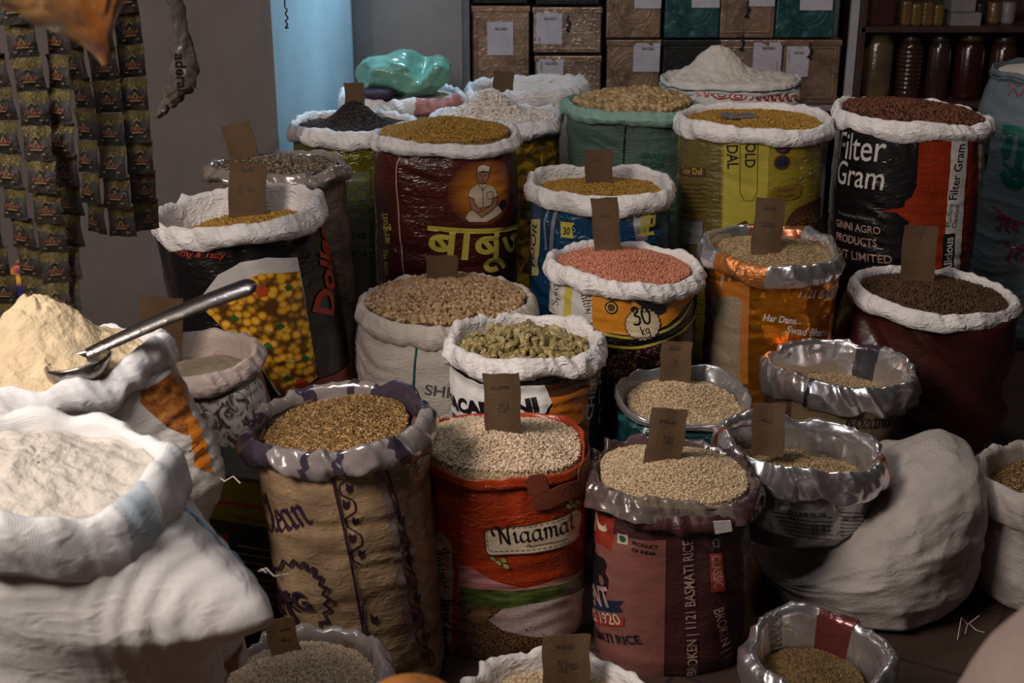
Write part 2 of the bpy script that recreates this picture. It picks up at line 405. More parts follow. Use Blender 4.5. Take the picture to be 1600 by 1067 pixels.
# ---------------------------------------------------------------- the sack
DEFPROF = [(0, .80), (.06, .93), (.3, 1.0), (.7, 1.03), (.92, 1.01), (1, .985)]
class Sack:
    """open sack: body surface S(theta, t); theta 0 faces the shop front (-Y), t runs from the base to the mouth"""
    NT = 150; loff = .00022; tmax = 1.0
    def __init__(s, name, label, cat, L, Rr, T, B, Y, w=.05, sl=0, sly=0, k=None, z0=0.0, lean=(0, 0), prof=None, br=1.0, n=2.0, cre=.003, ple=.006,
                 bul=.008, bumps=(), ears=(), folds=None, group=None, seed=0, style='roll', rough=.005, drop=0, rcrs=1.0, ripple=.008, fdeep=.09):
        cx = (L + Rr) / 2; cy = (T + B) / 2
        for _ in range(4):
            x, y, z = at_Y(cx, cy, Y); D = depth(Y, z); sa = (CH - z) / math.hypot(Y, CH - z)
            wpx = w * FPX / D * math.sqrt(1 - sa * sa); cy = (T + B - wpx) / 2
        s.cx, s.cy, s.zt = x, Y, z; Ro = (Rr - L) / 2 / FPX * D
        s.off = .024 if style == 'roll' else .006
        s.rx = Ro - s.off; kk = (B - T - wpx) / max(1, (Rr - L) * sa)
        s.k = k or min(1.08, max(.68, kk)); s.ry = s.rx * s.k
        s.z0, s.lean, s.prof, s.n, s.cre, s.ple, s.bul, s.w, s.sl, s.sly = z0, lean, prof or DEFPROF, n, cre, ple, bul, w, sl, sly
        s.br, s.bumps, s.ears, s.folds, s.seed, s.style, s.rough, s.rcrs, s.ripple, s.fdeep = br, bumps, ears, folds, seed + 3.7 * (L % 17), style, rough, rcrs, ripple, fdeep
        s.H = s.zt - s.z0; s.NZ = max(16, int(s.H / .0085)); s.name = name; s.dec = []; s.layer = 0
        s.root = empty(name, (s.cx + lean[0] * s.H, s.cy + lean[1] * s.H, s.z0)); tag(s.root, label, cat, group)
        s.tab = None
    def zr(s, th):
        z = s.zt + s.sl * s.rx * np.sin(th) - s.sly * s.ry * np.cos(th)
        for b in s.bumps:
            d = (np.asarray(th) - R(b[0]) + np.pi) % (2 * np.pi) - np.pi
            z = z + b[2] * np.exp(-(d / R(b[1])) ** 2)
        return z
    def bumpr(s, th):
        r = 0 * np.asarray(th, float)
        for b in s.bumps:
            if len(b) > 3:
                d = (np.asarray(th) - R(b[0]) + np.pi) % (2 * np.pi) - np.pi; r = r + b[3] * np.exp(-(d / R(b[1])) ** 2)
        return r
    def ell(s, th):
        c, q = np.cos(th), np.sin(th)
        if s.n != 2:
            f = (np.abs(c) ** s.n + np.abs(q) ** s.n) ** (-1 / s.n); return q * f, -c * f
        return q, -c
    def S(s, th, t, off=0.0, wr=True):
        th = np.asarray(th, float); t = np.asarray(t, float); th, t = np.broadcast_arrays(th, t)
        sc = np.interp(t, [p[0] for p in s.prof], [p[1] for p in s.prof]); sc = 1 + (sc - 1)
        sc = sc * (1 + (s.br - 1) * (1 - t ** 6))
        ex, ey = s.ell(th); zr = s.zr(th) - .02
        z = s.z0 + t * (zr - s.z0)
        u = th * s.rx; d = s.bumpr(th) * t ** 4
        for (a, wa, t0, amp, up, dn) in s.ears:
            dd = np.abs((th - R(a) + np.pi) % (2 * np.pi) - np.pi)
            sh = np.where(t > t0, np.exp(-((t - t0) / up) ** 2), np.exp(-((t0 - t) / dn) ** 1.5))
            e = amp * np.exp(-(dd / R(wa)) ** 1.25) * sh; d = d + e
            if wr:
                ds = np.hypot(dd * s.rx, (t - t0) * s.H * np.where(t > t0, 1, .6)); d = d + .0042 * np.sin(ds * 6.283 / .024 + 1.5 * vn(dd * 3, t * 4, 2.2)) * np.exp(-((ds - .09) / .06) ** 2)
        if wr:
            X = np.sin(th) * s.rx * 1.0; Yc = np.cos(th) * s.rx; q = s.seed
            edge = np.clip(t * 12, 0, 1)
            d = d + s.bul * vn(X * 7 + q, Yc * 7, z * 5) * edge
            d = d + s.cre * rdg(X * 6 + q, Yc * 6, z * 34 + 2 * vn(X * 5, Yc * 5, z * 3)) * (.35 + .65 * (vn(X * 4 + 9, Yc * 4 + q, z * 5) > -.1))
            d = d + s.cre * .5 * fbm(X * 30 + q, Yc * 30, z * 60, 2)
            H1 = (1 - t) * s.H
            d = d + s.ple * np.exp(-(H1 / .07)) * rdg(X * 24 + z * 4, Yc * 24 + q, z * 3)
            if s.folds is not None:
                amp, ku, kv, she = s.folds
                d = d + amp * rdg(u * ku + z * she, z * kv + q, 1.3 + q) * np.clip(t * 5, 0, 1) + amp * .25 * rdg(u * ku * 2.3 + z * she * 2.2, z * kv * 1.8 + q, 7.3)
        d = d * (1 - np.clip((t - .97) / .03, 0, 1) * .8) if wr else d
        dx, dy = s.cx + s.lean[0] * (s.zt - z), s.cy + s.lean[1] * (s.zt - z)
        nl = np.sqrt(ex ** 2 + (ey / s.k) ** 2); nx, ny = ex / nl, ey / s.k / nl
        x = dx + s.rx * sc * ex + nx * (d + off); y = dy + s.ry * sc * ey + ny * (d + off)
        return np.stack([x, y, z], -1)
    # -- decals in surface metres (u = theta*rx, v = t*H)
    def uv(s, px, py):
        if s.tab is None:
            th = np.radians(np.linspace(-105, 105, 211)); t = np.linspace(0, 1, 161); TH, TT = np.meshgrid(th, t)
            P = s.S(TH, TT, wr=False); a, b = proj(P[..., 0], P[..., 1], P[..., 2]); s.tab = (TH, TT, a, b, P)
        TH, TT, a, b, P = s.tab
        d2 = (a - px) ** 2 + (b - py) ** 2
        # prefer front faces (|theta|<95)
        i = np.unravel_index(np.argmin(d2 + (np.abs(TH) > R(96)) * 1e3), d2.shape)
        th, t = TH[i], TT[i]
        for _ in range(4):
            p = s.S([th, th + 1e-3, th], [t, t, t + 1e-3], wr=False); A, Bq = proj(p[:, 0], p[:, 1], p[:, 2])
            J = np.array([[A[1] - A[0], A[2] - A[0]], [Bq[1] - Bq[0], Bq[2] - Bq[0]]]) / 1e-3
            if abs(np.linalg.det(J)) < 1e3: break
            st = np.linalg.solve(J, [px - A[0], py - Bq[0]]); st = np.clip(st, -.15, .15); th += st[0]; t += st[1]
        return (float(np.clip(th, -1.9, 1.9)) * s.rx, float(np.clip(t, .0, s.tmax)) * s.H)
    def add2d(s, V, Fc, mat):
        s.layer += 1; s.dec.append((V, Fc, mat, s.layer))
    def poly(s, pts, mat, px=True, smooth=False):
        P = [s.uv(*p) for p in pts] if px else pts
        if smooth:
            P = [tuple(q) for q in smoothline(P + [P[0]], 4)[:-1]]
        tr = tessellate_polygon([[Vector((x, y, 0)) for x, y in P]]); s.add2d(P, [tuple(t) for t in tr], mat); return P
    def band(s, a0, a1, t0, t1, mat):
        P = [(R(a0) * s.rx, t0 * s.H), (R(a1) * s.rx, t0 * s.H), (R(a1) * s.rx, t1 * s.H), (R(a0) * s.rx, t1 * s.H)]; s.poly(P, mat, px=False)
    def stroke(s, lines, w, mat, px=True, nib=0, smooth=True, wmin=.3):
        L = [[s.uv(*p) for p in l] for l in lines] if px else lines
        V, Fc = pen(L, w, nib, smooth, wmin); s.add2d(V, Fc, mat)
    def outline(s, P, w, mat):
        s.stroke([list(P) + [P[0]]], w, mat, px=False, smooth=False)
    def disc(s, c, r, mat, n=28, zig=0, k=1.0):
        u, v = s.uv(*c)
        P = [(u + r * (1 - (zig if i % 2 else 0)) * math.cos(2 * math.pi * i / n), v + k * r * (1 - (zig if i % 2 else 0)) * math.sin(2 * math.pi * i / n)) for i in range(n)]
        s.poly(P, mat, px=False); return P
    def place2d(s, VF, p0, p1, mat, hs=1.0, center=False, px=True):
        V, Fc = VF
        if not V: return
        A = np.array(V); x0, x1 = A[:, 0].min(), A[:, 0].max(); W = x1 - x0
        a = np.array(s.uv(*p0) if px else p0); b = np.array(s.uv(*p1) if px else p1); d = b - a; L = np.hypot(*d); e = d / L; nrm = np.array([-e[1], e[0]])
        sc = L / W
        Q = a + (A[:, :1] - x0) * sc * e + A[:, 1:2] * sc * hs * nrm
        s.add2d([tuple(q) for q in Q], Fc, mat)
    def text(s, txt, p0, p1, mat, hs=1.0, bold=0, shear=0): s.place2d(text2d(txt, bold, shear), p0, p1, mat, hs)
    def script(s, txt, p0, p1, mat, hs=1.0, w=.09, nib=40): s.place2d(script2d(txt, w, nib), p0, p1, mat, hs)
    def build(s, bodym, rimm, rimparts=(), rimname='rolled_rim', rim=True):
        NT, NZ = s.NT, s.NZ
        th = np.linspace(-np.pi, np.pi, NT, endpoint=False); t = np.linspace(0, 1, NZ)
        TH, TT = np.meshgrid(th, t); P = s.S(TH, TT).reshape(-1, 3)
        UV = np.stack([TH.ravel() * s.rx, TT.ravel() * s.H], 1)
        # an extra seam column keeps the print coordinates continuous
        faces = grid_faces(NT, NZ).tolist(); mi = [0] * len(faces); mats = [bodym]
        V = P.tolist(); U = UV.tolist()
        c = s.S(0 * th, 0 * t[:1])[0]; bl = len(V); bot = s.S(th, 0 * th); V.append(bot.mean(0).tolist()); U.append([0, 0])
        for i in range(NT): faces.append([bl, (i + 1) % NT, i]); mi.append(0)
        du = 2 * math.pi * s.rx / NT; dv = s.H / (NZ - 1)
        for (DV, DF, m, lay) in s.dec:
            if m not in mats: mats.append(m)
            k = mats.index(m); bm = bmesh.new(); vs = [bm.verts.new((x, y, 0)) for x, y in DV]
            for f in DF:
                try: bm.faces.new([vs[i] for i in f])
                except ValueError: pass
            xs = [v[0] for v in DV]; ys = [v[1] for v in DV]
            for ax, lo, hi, st, o0 in ((0, min(xs), max(xs), du, -math.pi * s.rx), (1, min(ys), max(ys), dv, 0)):
                i0 = math.ceil((lo - o0) / st); i1 = math.floor((hi - o0) / st)
                no = (1, 0, 0) if ax == 0 else (0, 1, 0)
                for i in range(i0, i1 + 1):
                    q = o0 + i * st; co = (q, 0, 0) if ax == 0 else (0, q, 0)
                    bmesh.ops.bisect_plane(bm, geom=bm.verts[:] + bm.edges[:] + bm.faces[:], plane_co=co, plane_no=no, dist=1e-7)
            bm.verts.index_update(); A = np.array([v.co[:2] for v in bm.verts])
            if len(A) == 0: bm.free(); continue
            # bilinear on the body's own grid so the print hugs the cloth
            fu = (A[:, 0] / s.rx + np.pi) / (2 * np.pi) * NT; fv = np.clip(A[:, 1] / s.H, 0, 1) * (NZ - 1)
            i = np.floor(fu + 1e-6).astype(int); j = np.clip(np.floor(fv + 1e-6).astype(int), 0, NZ - 2); a = np.clip(fu - i, 0, 1)[:, None]; b = np.clip(fv - j, 0, 1)[:, None]
            G = P.reshape(NZ, NT, 3); i %= NT; i2 = (i + 1) % NT
            Q = (G[j, i] * (1 - a) + G[j, i2] * a) * (1 - b) + (G[j + 1, i] * (1 - a) + G[j + 1, i2] * a) * b
            thq = A[:, 0] / s.rx; ex, ey = s.ell(thq); nl = np.sqrt(ex ** 2 + (ey / s.k) ** 2)
            off = .0009 + s.loff * lay
            Q[:, 0] += ex / nl * off; Q[:, 1] += ey / s.k / nl * off
            b0 = len(V); V += Q.tolist(); U += A.tolist()
            for f in bm.faces: faces.append([b0 + v.index for v in f.verts]); mi.append(k)
            bm.free()
        s.body = mesh('bag_body', V, faces, mats, s.root, mi, U)
        if rim: s.rim(rimm, rimparts, rimname)
        return s
    def rim(s, m, parts, rimname):
        NT = 260; th = np.linspace(-np.pi, np.pi, NT, endpoint=False); q = s.seed; w = s.w
        if s.style == 'roll':
            pr = [(-.03, -s.fdeep), (-.018, -.05), (-.012, -.022), (-.009, -.009), (-.002, -.001), (.006, 0.001), (.014, -.006), (.020, -.018), (.0235, -.40 * w - .004), (.0245, -.6 * w), (.022, -.8 * w), (.017, -.95 * w), (.010, -1.0 * w), (.003, -.95 * w), (-.004, -.8 * w)]
        elif s.style == 'hem':
            pr = [(-.024, -s.fdeep), (-.019, -.055), (-.014, -.026), (-.006, -.009), (-.002, -.001), (.002, -.0005), (.004, -.006), (.0045, -.02), (.004, -.5 * w), (.0045, -w), (-.001, -w - .001)]
        else:  # loose liner standing up then flopping outward
            pr = [(-.028, -s.fdeep), (-.022, -.05), (-.015, -.02), (-.006, -.004), (.002, .0), (.009, -.004), (.013, -.016), (.015, -.4 * w), (.017, -.7 * w), (.022, -w), (.020, -w * 1.02), (.012, -w * .8)]
        # refine profile
        pr = np.array(smoothline(pr, 2)); NP = len(pr)
        TH = np.repeat(th[None], NP, 0); dr = np.repeat(pr[:, :1], NT, 1); dz = np.repeat(pr[:, 1:], NT, 1)
        X, Yc = np.sin(TH) * s.rx, np.cos(TH) * s.rx; arc = np.arange(NP)[:, None] / NP
        outer = np.clip((dr + .012) / .03, 0, 1)
        wv = 1 + .22 * vn(X * 9 + q, Yc * 9, 3.3) + .14 * vn(X * 22 + q, Yc * 22, 8.3)
        thick = 1 + s.rcrs * (.28 * vn(X * 11 + q, Yc * 11, 5.1) + .16 * vn(X * 26 + q, Yc * 26, 2.2))
        dz = np.where(dz < -.012, dz * np.where(dr > 0, wv, 1), dz); dr = np.where(dr > 0, dr * thick, dr)
        lipz = s.zr(TH) + s.ripple * vn(X * 8 + q, Yc * 8, 1.1) + s.ripple * .5 * vn(X * 20 + q, Yc * 20, 1.9)
        lob = .012 * vn(X * 6 + q, Yc * 6, 9.1) * s.rcrs
        A = s.rough
        # diagonal pleats + crumple
        u = TH * s.rx; dg = np.where(vn(X * 5, Yc * 5, q) > 0, 1.0, -.7)
        ua = X * 19 + q; ub = Yc * 19 + dz * 10 * dg
        f = A * 1.1 * (rdg(ua + dz * 12, ub, dz * 5 + q) - .3) + A * .55 * (rdg(X * 42 + dz * 20 + q, Yc * 42, dz * 14) - .3) + A * .25 * fbm(X * 80 + q, Yc * 80, dz * 60, 2)
        ex, ey = s.ell(TH); nl = np.sqrt(ex ** 2 + (ey / s.k) ** 2)
        d = dr + lob + f * (.25 + .75 * outer) + s.bumpr(TH)
        x = s.cx + s.rx * ex + ex / nl * d; y = s.cy + s.ry * ey + ey / s.k / nl * d; z = lipz + dz + f * .8 * np.exp(-np.abs(dz) / .02)
        # below the lip follow the lean
        x = x + s.lean[0] * (-dz); y = y + s.lean[1] * (-dz)
        V = np.stack([x, y, z], -1).reshape(-1, 3); Fc = grid_faces(NT, NP); mats = [m] + [p[2] for p in parts]
        mi = np.zeros(len(Fc), int); fth = np.degrees(np.tile(th, NP - 1)) + 8 * np.repeat(np.arange(NP - 1) / NP, NT)
        for i, (a0, a1, _) in enumerate(parts): mi[(fth > a0) & (fth < a1)] = i + 1
        U = np.stack([TH * s.rx, -dz + arc * .05], -1).reshape(-1, 2)
        s.rimo = mesh(rimname, V, Fc, mats, s.root, mi, U)
        if getattr(s, 'stains', None):
            tt = np.degrees(TH) + 5 * vn(X * 14, Yc * 14, arc * 5 + q) + 3 * vn(X * 40, Yc * 40, arc * 16); val = np.zeros(tt.shape)
            for a0, a1 in s.stains: val = np.maximum(val, .5 + np.minimum(tt - a0, a1 - tt) / 8)
            at = s.rimo.data.attributes.new('stain', 'FLOAT', 'POINT'); at.data.foreach_set('value', np.clip(val, 0, 1).ravel().astype(np.float32))
        s.lip = lipz[0]
    def fillsurf(s, rho, th):
        """height of the contents at radius fraction rho"""
        X, Yc = rho * np.sin(th), -rho * np.cos(th)
        z = s.zt - s.fd + s.sl * s.rx * X * s.ft + s.sly * s.ry * Yc * s.ft
        mx, my = s.mc; r2 = (X - mx) ** 2 + (Yc - my) ** 2
        z = z + s.fm * (np.exp(-r2 / s.ms ** 2) - np.exp(-1 / s.ms ** 2)) 
        z = z + s.fn * fbm(X * 3.2 + s.seed, Yc * 3.2, 4.4 + s.seed, 4)
        return z
    def fill(s, name, label, cat, bed, grain=None, gm=None, size=.006, count=3000, fd=.03, mound=.04, ms=.8, mc=(0, 0), fn=.006, ft=1.0, tilt=.5, rfac=1.0, detail=0, sink=.2, rr=None):
        s.fd, s.fm, s.ms, s.mc, s.fn, s.ft = fd, mound, ms, mc, fn, ft
        inn = (rr if rr is not None else (.012 + .22 * max(0, fd - .01)))
        nr, nt = 56, 140; rho = np.linspace(0, 1, nr); th = np.linspace(-np.pi, np.pi, nt, endpoint=False)
        TH, RH = np.meshgrid(th, rho); Z = s.fillsurf(RH, TH); ex, ey = s.ell(TH)
        lean = (s.zt - Z)
        def pos(RH, TH, Z, ex, ey):
            q = np.stack([s.cx + s.lean[0] * (s.zt - Z) + (s.rx - inn) * rfac * RH * ex, s.cy + s.lean[1] * (s.zt - Z) + (s.ry - inn) * rfac * RH * ey, Z], -1); return q
        P = pos(RH, TH, Z, ex, ey)
        if detail: P[..., 2] += detail * fbm(P[..., 0] * 45, P[..., 1] * 45, P[..., 2] * 20 + s.seed, 4)
        P[-1, :, 2] -= .03
        V = P.reshape(-1, 3); Fc = grid_faces(nt, nr)
        tri = np.concatenate([Fc[:, [0, 1, 2]], Fc[:, [0, 2, 3]]]); nb = len(tri); mats = [bed]
        if grain is not None:
            r = np.sqrt(RNG.random(count)) * .985; a = RNG.random(count) * 2 * np.pi - np.pi; ex, ey = s.ell(a)
            z = s.fillsurf(r, a) + (RNG.random(count) - sink) * size * .55
            GV, GF = scatter(grain, pos(r, a, z, ex, ey), size, tilt)
            tri = np.concatenate([tri, GF + len(V)]); V = np.concatenate([V, GV]); mats.append(gm)
        o = mesh(name, V, tri, mats, None, np.r_[np.zeros(nb, int), np.ones(len(tri) - nb, int)], origin=(s.cx, s.cy, s.zt - fd))
        tag(o, label, cat, kind='stuff'); return o

# ---------------------------------------------------------------- cardboard price tag
def price_tag(label, cx, by, wpx, hpx, z, roll=0, yaw=0, pitch=8, writing=None, fold=False, mat=None, notch=0):
    """stands in the grain: bottom edge at height z"""
    x, Y, _ = at_Z(cx, by, z); D = depth(Y, z); W = wpx * D / FPX; H = hpx * D / FPX / .97 + .02
    NX, NYy = 9, 12; T = .0035
    M = (Vector((0, 0, 0)),)
    from mathutils import Euler
    E_ = Euler((R(-pitch), R(roll), R(yaw))).to_matrix()
    def tr(u, v, d):
        c = .004 * math.sin(v * 2.2 + cx) + .003 * math.sin(u * 5 + cx)
        if fold: c += .10 * max(0, .3 - u) * W * -1.6
        return Vector((x, Y, z - .018)) + E_ @ Vector(((u - .5) * W + .0015 * math.sin(v * 9 + cx), d + c, v * H + .0012 * math.sin(u * 11 + cx)))
    V = []; Fc = []
    for d in (-T / 2, T / 2):
        for j in range(NYy):
            for i in range(NX): V.append(tr(i / (NX - 1), j / (NYy - 1), d))
    n = NX * NYy; g = grid_faces(NX, NYy, False)
    Fc = g.tolist() + (g[:, ::-1] + n).tolist()
    per = [i for i in range(NX)] + [j * NX + NX - 1 for j in range(1, NYy)] + [(NYy - 1) * NX + i for i in range(NX - 2, -1, -1)] + [j * NX for j in range(NYy - 2, 0, -1)]
    for a, b in zip(per, per[1:] + per[:1]): Fc.append([a, a + n, b + n, b])
    o = mesh('price_tag', V, Fc, mat or CARD, None, smooth=False, origin=(x, Y, z))
    tag(o, label, 'price tag', 'cardboard price tags standing in the grain')
    if writing:
        for (txt, u0, v0, wd, ww) in writing:
            V = []; Fc = []
            A, G = script2d(txt, .07 * ww, 0); A = np.array(A); sc = wd / (A[:, 0].max() - A[:, 0].min())
            b0 = len(V)
            for a in A: V.append(tr(u0 + (a[0]) * sc, v0 + a[1] * sc * W / H, -T / 2 - .0006))
            Fc += [[b0 + i for i in f] for f in G]
            mesh('handwriting', V, Fc, PENINK, o, smooth=False)
    return o

# ---------------------------------------------------------------- tied, closed sack
def closed_sack(name, label, cat, c, rx, ry, h, mat, amp=.02, seed=0, top=None, rz=0, n=2.5, folds=None, dents=(), rot=0, nt=150, nz=70, neck=None):
    th = np.linspace(-np.pi, np.pi, nt, endpoint=False); f = np.linspace(0, 1, nz); TH, FF = np.meshgrid(th, f)
    a = (FF - .5) * np.pi; ca = np.abs(np.cos(a)) ** (2 / n); sa = np.sign(np.sin(a)) * np.abs(np.sin(a)) ** (2 / n)
    if neck: ca = np.maximum(np.interp(FF, [p[0] for p in neck], [p[1] for p in neck]), .001)
    X = rx * ca * np.sin(TH); Yv = -ry * ca * np.cos(TH); Z = h / 2 * (1 + sa) if not neck else h * FF
    if rz: Z = Z * (1 + rz * X / rx)
    X2 = X * math.cos(rot) - Yv * math.sin(rot); Y2 = X * math.sin(rot) + Yv * math.cos(rot)
    d = amp * fbm(X2 * 5 + seed, Y2 * 5, Z * 6, 3) + amp * .5 * rdg(X2 * 9 + seed + Z * 5, Y2 * 5 + Z * 6, Z * 7) + amp * .3 * rdg(X2 * 17 + seed, Y2 * 12 + Z * 9, Z * 15) + amp * .12 * rdg(X2 * 40 + seed, Y2 * 30 + Z * 20, Z * 34)
    s = 1 + d / max(rx, .05); x = c[0] + X2 * s; y = c[1] + Y2 * s; z = c[2] + np.maximum(Z + d * .6 * np.clip(Z / h * 4, 0, 1), .0)
    for (dx, dy, r, depth_) in dents:
        g = np.exp(-((x - dx) ** 2 + (y - dy) ** 2) / r ** 2); z = z - depth_ * g * np.clip((z - c[2]) / h * 2 - .3, 0, 1)
    V = np.stack([x, y, z], -1).reshape(-1, 3); U = np.stack([TH * rx, FF * h * 1.5], -1).reshape(-1, 2)
    o = mesh(name, V, grid_faces(nt, nz), mat, None, uv=U, origin=c); return tag(o, label, cat)
# ================================================================= materials in use
def hx(r, g, b):
    f = lambda c: ((c / 255 + .055) / 1.055) ** 2.4 if c > 10 else c / 255 / 12.92
    return (f(r), f(g), f(b))
WHITE = sheet('white_woven', (.78, .73, .71), .5, 0, 0, .6, 13, 0, .07)
WHITEC = sheet('white_cloth', (.76, .73, .71), .6, 0, 0, .18, 7, .04, .05)
CREAMC = sheet('cream_woven', (.60, .52, .45), .6, 0, 0, .35, 13, .35, .08)
PINKC = sheet('pinkish_cloth', (.66, .52, .46), .65, 0, 0, .3, 9, 0, .06)
GREYW = sheet('greyish_woven', (.50, .44, .40), .55, 0, 0, .35, 12, .4, .08)
FOIL = sheet('silver_foil', (.80, .77, .78), .30, .92, .0, .4, 9, 0, .06, crinkle=1.0)
FOILO = sheet('orange_foil', (.75, .26, .02), .28, .85, 0, .5, 14, 0, .1, crinkle=.6)
FOILBR = sheet('copper_foil', (.42, .15, .08), .3, .7, 0, .55, 15, 0, .15, crinkle=.6)
CLEAR = sheet('clear_film', (.50, .44, .41), .16, 0, 1.0, .6, 14, 0, .15, crinkle=.4, alpha=.82)
CLEARP = sheet('purple_film', (.105, .065, .13), .16, 0, 1.0, .6, 14, 0, .3, crinkle=.4)
BLACKP = sheet('black_gloss', (.006, .005, .006), .32, 0, .4, .25, 12, 0, .1, hcrease=.1)
MAROON = sheet('maroon_gloss', (.07, .010, .006), .34, 0, .45, .35, 12, 0, .2, hcrease=.2)
MARB = sheet('maroon_woven', (.055, .014, .014), .5, 0, .12, .25, 14, .1, .12)
MARFOLD = sheet('maroon_satin', (.055, .012, .009), .33, 0, .6, .15, 6, 0, .2)
ORANGER = sheet('orange_red_print', (.36, .036, .006), .36, 0, .35, .45, 12, .1, .12)
ORANGE2 = sheet('orange_red_side', (.28, .026, .006), .36, 0, .35, .3, 12, .1, .12, hcrease=.2)
BLUEP = sheet('blue_gloss', (.006, .048, .115), .26, 0, .6, .5, 14, 0, .15)
YELLOWP = sheet('yellow_print', (.29, .22, .022), .35, 0, .35, .3, 12, .12, .12, hcrease=.15)
YELDK = sheet('olive_print', (.13, .095, .018), .4, 0, .3, .3, 12, .12, .15, hcrease=.35)
YELGR = sheet('yellow_green_gloss', (.13, .12, .01), .25, .3, .6, .5, 12, 0, .3)
GREENW = sheet('green_woven', (.085, .14, .108), .6, 0, 0, .35, 12, .2, .12, hcrease=.3)
GREENB = sheet('green_film', (.15, .34, .25), .28, 0, .5, .6, 13, 0, .12, crinkle=.3)
TEAL = sheet('teal_gloss', (.008, .035, .04), .3, 0, .5, .4, 12)
BURLAP = sheet('burlap_print', (.30, .19, .095), .75, 0, 0, .2, 14, .9, .22)
BROWNB = sheet('brown_burlap', (.06, .04, .024), .8, 0, 0, .3, 14, .9, .2)
SEEDSEE = sheet('seeds_through_film', (.17, .125, .085), .3, 0, .8, .3, 14, 0, .4, hcrease=.2, dirt=(.05, .035, .02))
RICESEE = sheet('grain_through_film', (.33, .22, .125), .3, 0, .5, .25, 14, 0, .3, hcrease=.16, dirt=(.2, .12, .06))
CARD = sheet('brown_cardboard', (.125, .074, .040), .85, 0, 0, .15, 20, 0, .16, spec=.2)
CARD2 = sheet('light_cardboard', (.30, .185, .085), .85, 0, 0, .15, 20, 0, .16, spec=.2)
PENINK = sheet('pen_ink', (.045, .03, .03), .7, 0, 0, 0)
STEEL = sheet('brushed_steel', (.36, .33, .31), .27, 1, 0, .06, 20, 0, .12)
BLUEISHCL = sheet('grey_blue_cloth', (.12, .15, .17), .65, 0, 0, .3, 11, .3, .1)
iBLACK = ink('black', (.012, .010, .012)); iWHITE = ink('white', (.62, .58, .54)); iRED = ink('red', (.42, .03, .01))
iORANGE = ink('orange', (.62, .19, .02)); iYEL = ink('yellow', (.55, .45, .06)); iGREEN = ink('green', (.03, .12, .035)); iCREAM = ink('cream', (.62, .47, .33))
iPURPLE = ink('purple', (.028, .010, .026), .4, .3); iPINK = ink('pink', (.24, .088, .072)); iSKIN = ink('skin', (.38, .18, .11)); iGREY = ink('grey', (.22, .2, .2))
iSILV = ink('silver', (.55, .54, .54), .3, .2, .7); iBROWN = ink('brown', (.09, .03, .012)); iLEAF = ink('leaf', (.25, .36, .12)); iDKBL = ink('darkblue', (.01, .02, .05))
iMAG = ink('magenta', (.20, .03, .07)); iDGREEN = ink('deepgreen', (.008, .10, .075)); iBAND = ink('bandred', (.30, .035, .02))
iMARTXT = ink('faded', (.42, .27, .22))
CHICKP = printmat('print_chickpeas', [(.0, (.95, .58, .06)), (.4, (.80, .40, .025)), (.55, (.42, .17, .012)), (.75, (.12, .05, .01))], 50)
FLOWERP = printmat('print_flowers', [(.3, (.03, .02, .015)), (.42, (.12, .10, .08)), (.5, (.55, .5, .46)), (.6, (.68, .6, .56))], 26, 'noise', (1.6, 1, 1), dist=1.6)
YFLOW = printmat('print_yellow_flowers', [(.32, (.02, .03, .01)), (.5, (.22, .11, .01)), (.6, (.58, .36, .02)), (.75, (.5, .2, .02))], 16, 'noise', dist=1.5)
BEANSP = printmat('print_beans', [(0, (.26, .10, .08)), (.25, (.14, .05, .04)), (.45, (.012, .006, .006))], 70, 'voronoi', (1, 1.5, 1))
LENTP = printmat('print_lentils', [(0, (.5, .3, .03)), (.3, (.3, .15, .02)), (.5, (.03, .015, .01))], 190)
RICEP = printmat('print_rice', [(.3, (.32, .22, .2)), (.6, (.62, .46, .43))], 150, 'noise', (1, 2, 1))
GRASSP = printmat('print_field', [(.3, (.02, .035, .01)), (.55, (.085, .12, .025)), (.72, (.17, .20, .05))], 22, 'noise', (1, 4, 1))
BURLP = printmat('print_burlap', [(.0, (.42, .24, .11)), (.35, (.22, .11, .045)), (.6, (.06, .025, .01))], 230)
SKYP = printmat('print_dusk', [(.3, (.28, .06, .06)), (.6, (.58, .28, .26))], 14, 'noise', (.5, 5, 1))
WINDOWG = printmat('grain_window', [(.3, (.16, .12, .08)), (.7, (.36, .28, .18))], 190, 'noise')
SPICEP = printmat('print_spice', [(.3, (.10, .025, .005)), (.6, (.48, .17, .04)), (.7, (.6, .3, .1))], 60, 'noise', dist=.5)

B_RICE = beadmat('bed_rice', hx(150, 125, 90), hx(205, 180, 140), 170); G_R = grainmat('grains_rice', hx(160, 132, 96), hx(236, 212, 176))
G_R2 = grainmat('grains_rice_pale', hx(175, 150, 122), hx(250, 226, 196)); G_RD = grainmat('grains_rice_dim', hx(120, 98, 66), hx(205, 178, 136))
B_BRN = beadmat('bed_brown', hx(70, 50, 26), hx(120, 90, 50), 190); G_BRN = grainmat('grains_brown', hx(78, 56, 30), hx(150, 112, 62), hx(205, 170, 115))
B_YEL = beadmat('bed_yellow', hx(95, 74, 26), hx(145, 115, 45), 200); G_YEL = grainmat('grains_yellow', hx(126, 90, 34), hx(192, 148, 64))
B_PNK = beadmat('bed_pink', hx(130, 75, 55), hx(180, 115, 88), 200); G_PNK = grainmat('grains_pink', hx(160, 95, 70), hx(222, 150, 120))
B_CHK = beadmat('bed_chick', hx(60, 38, 20), hx(95, 62, 35), 100); G_CHK = grainmat('chickpeas', hx(128, 98, 68), hx(198, 164, 124))
B_DRK = beadmat('bed_dark', hx(16, 10, 9), hx(50, 36, 30), 260); G_DRK = grainmat('seeds_dark', hx(22, 14, 12), hx(70, 52, 44))
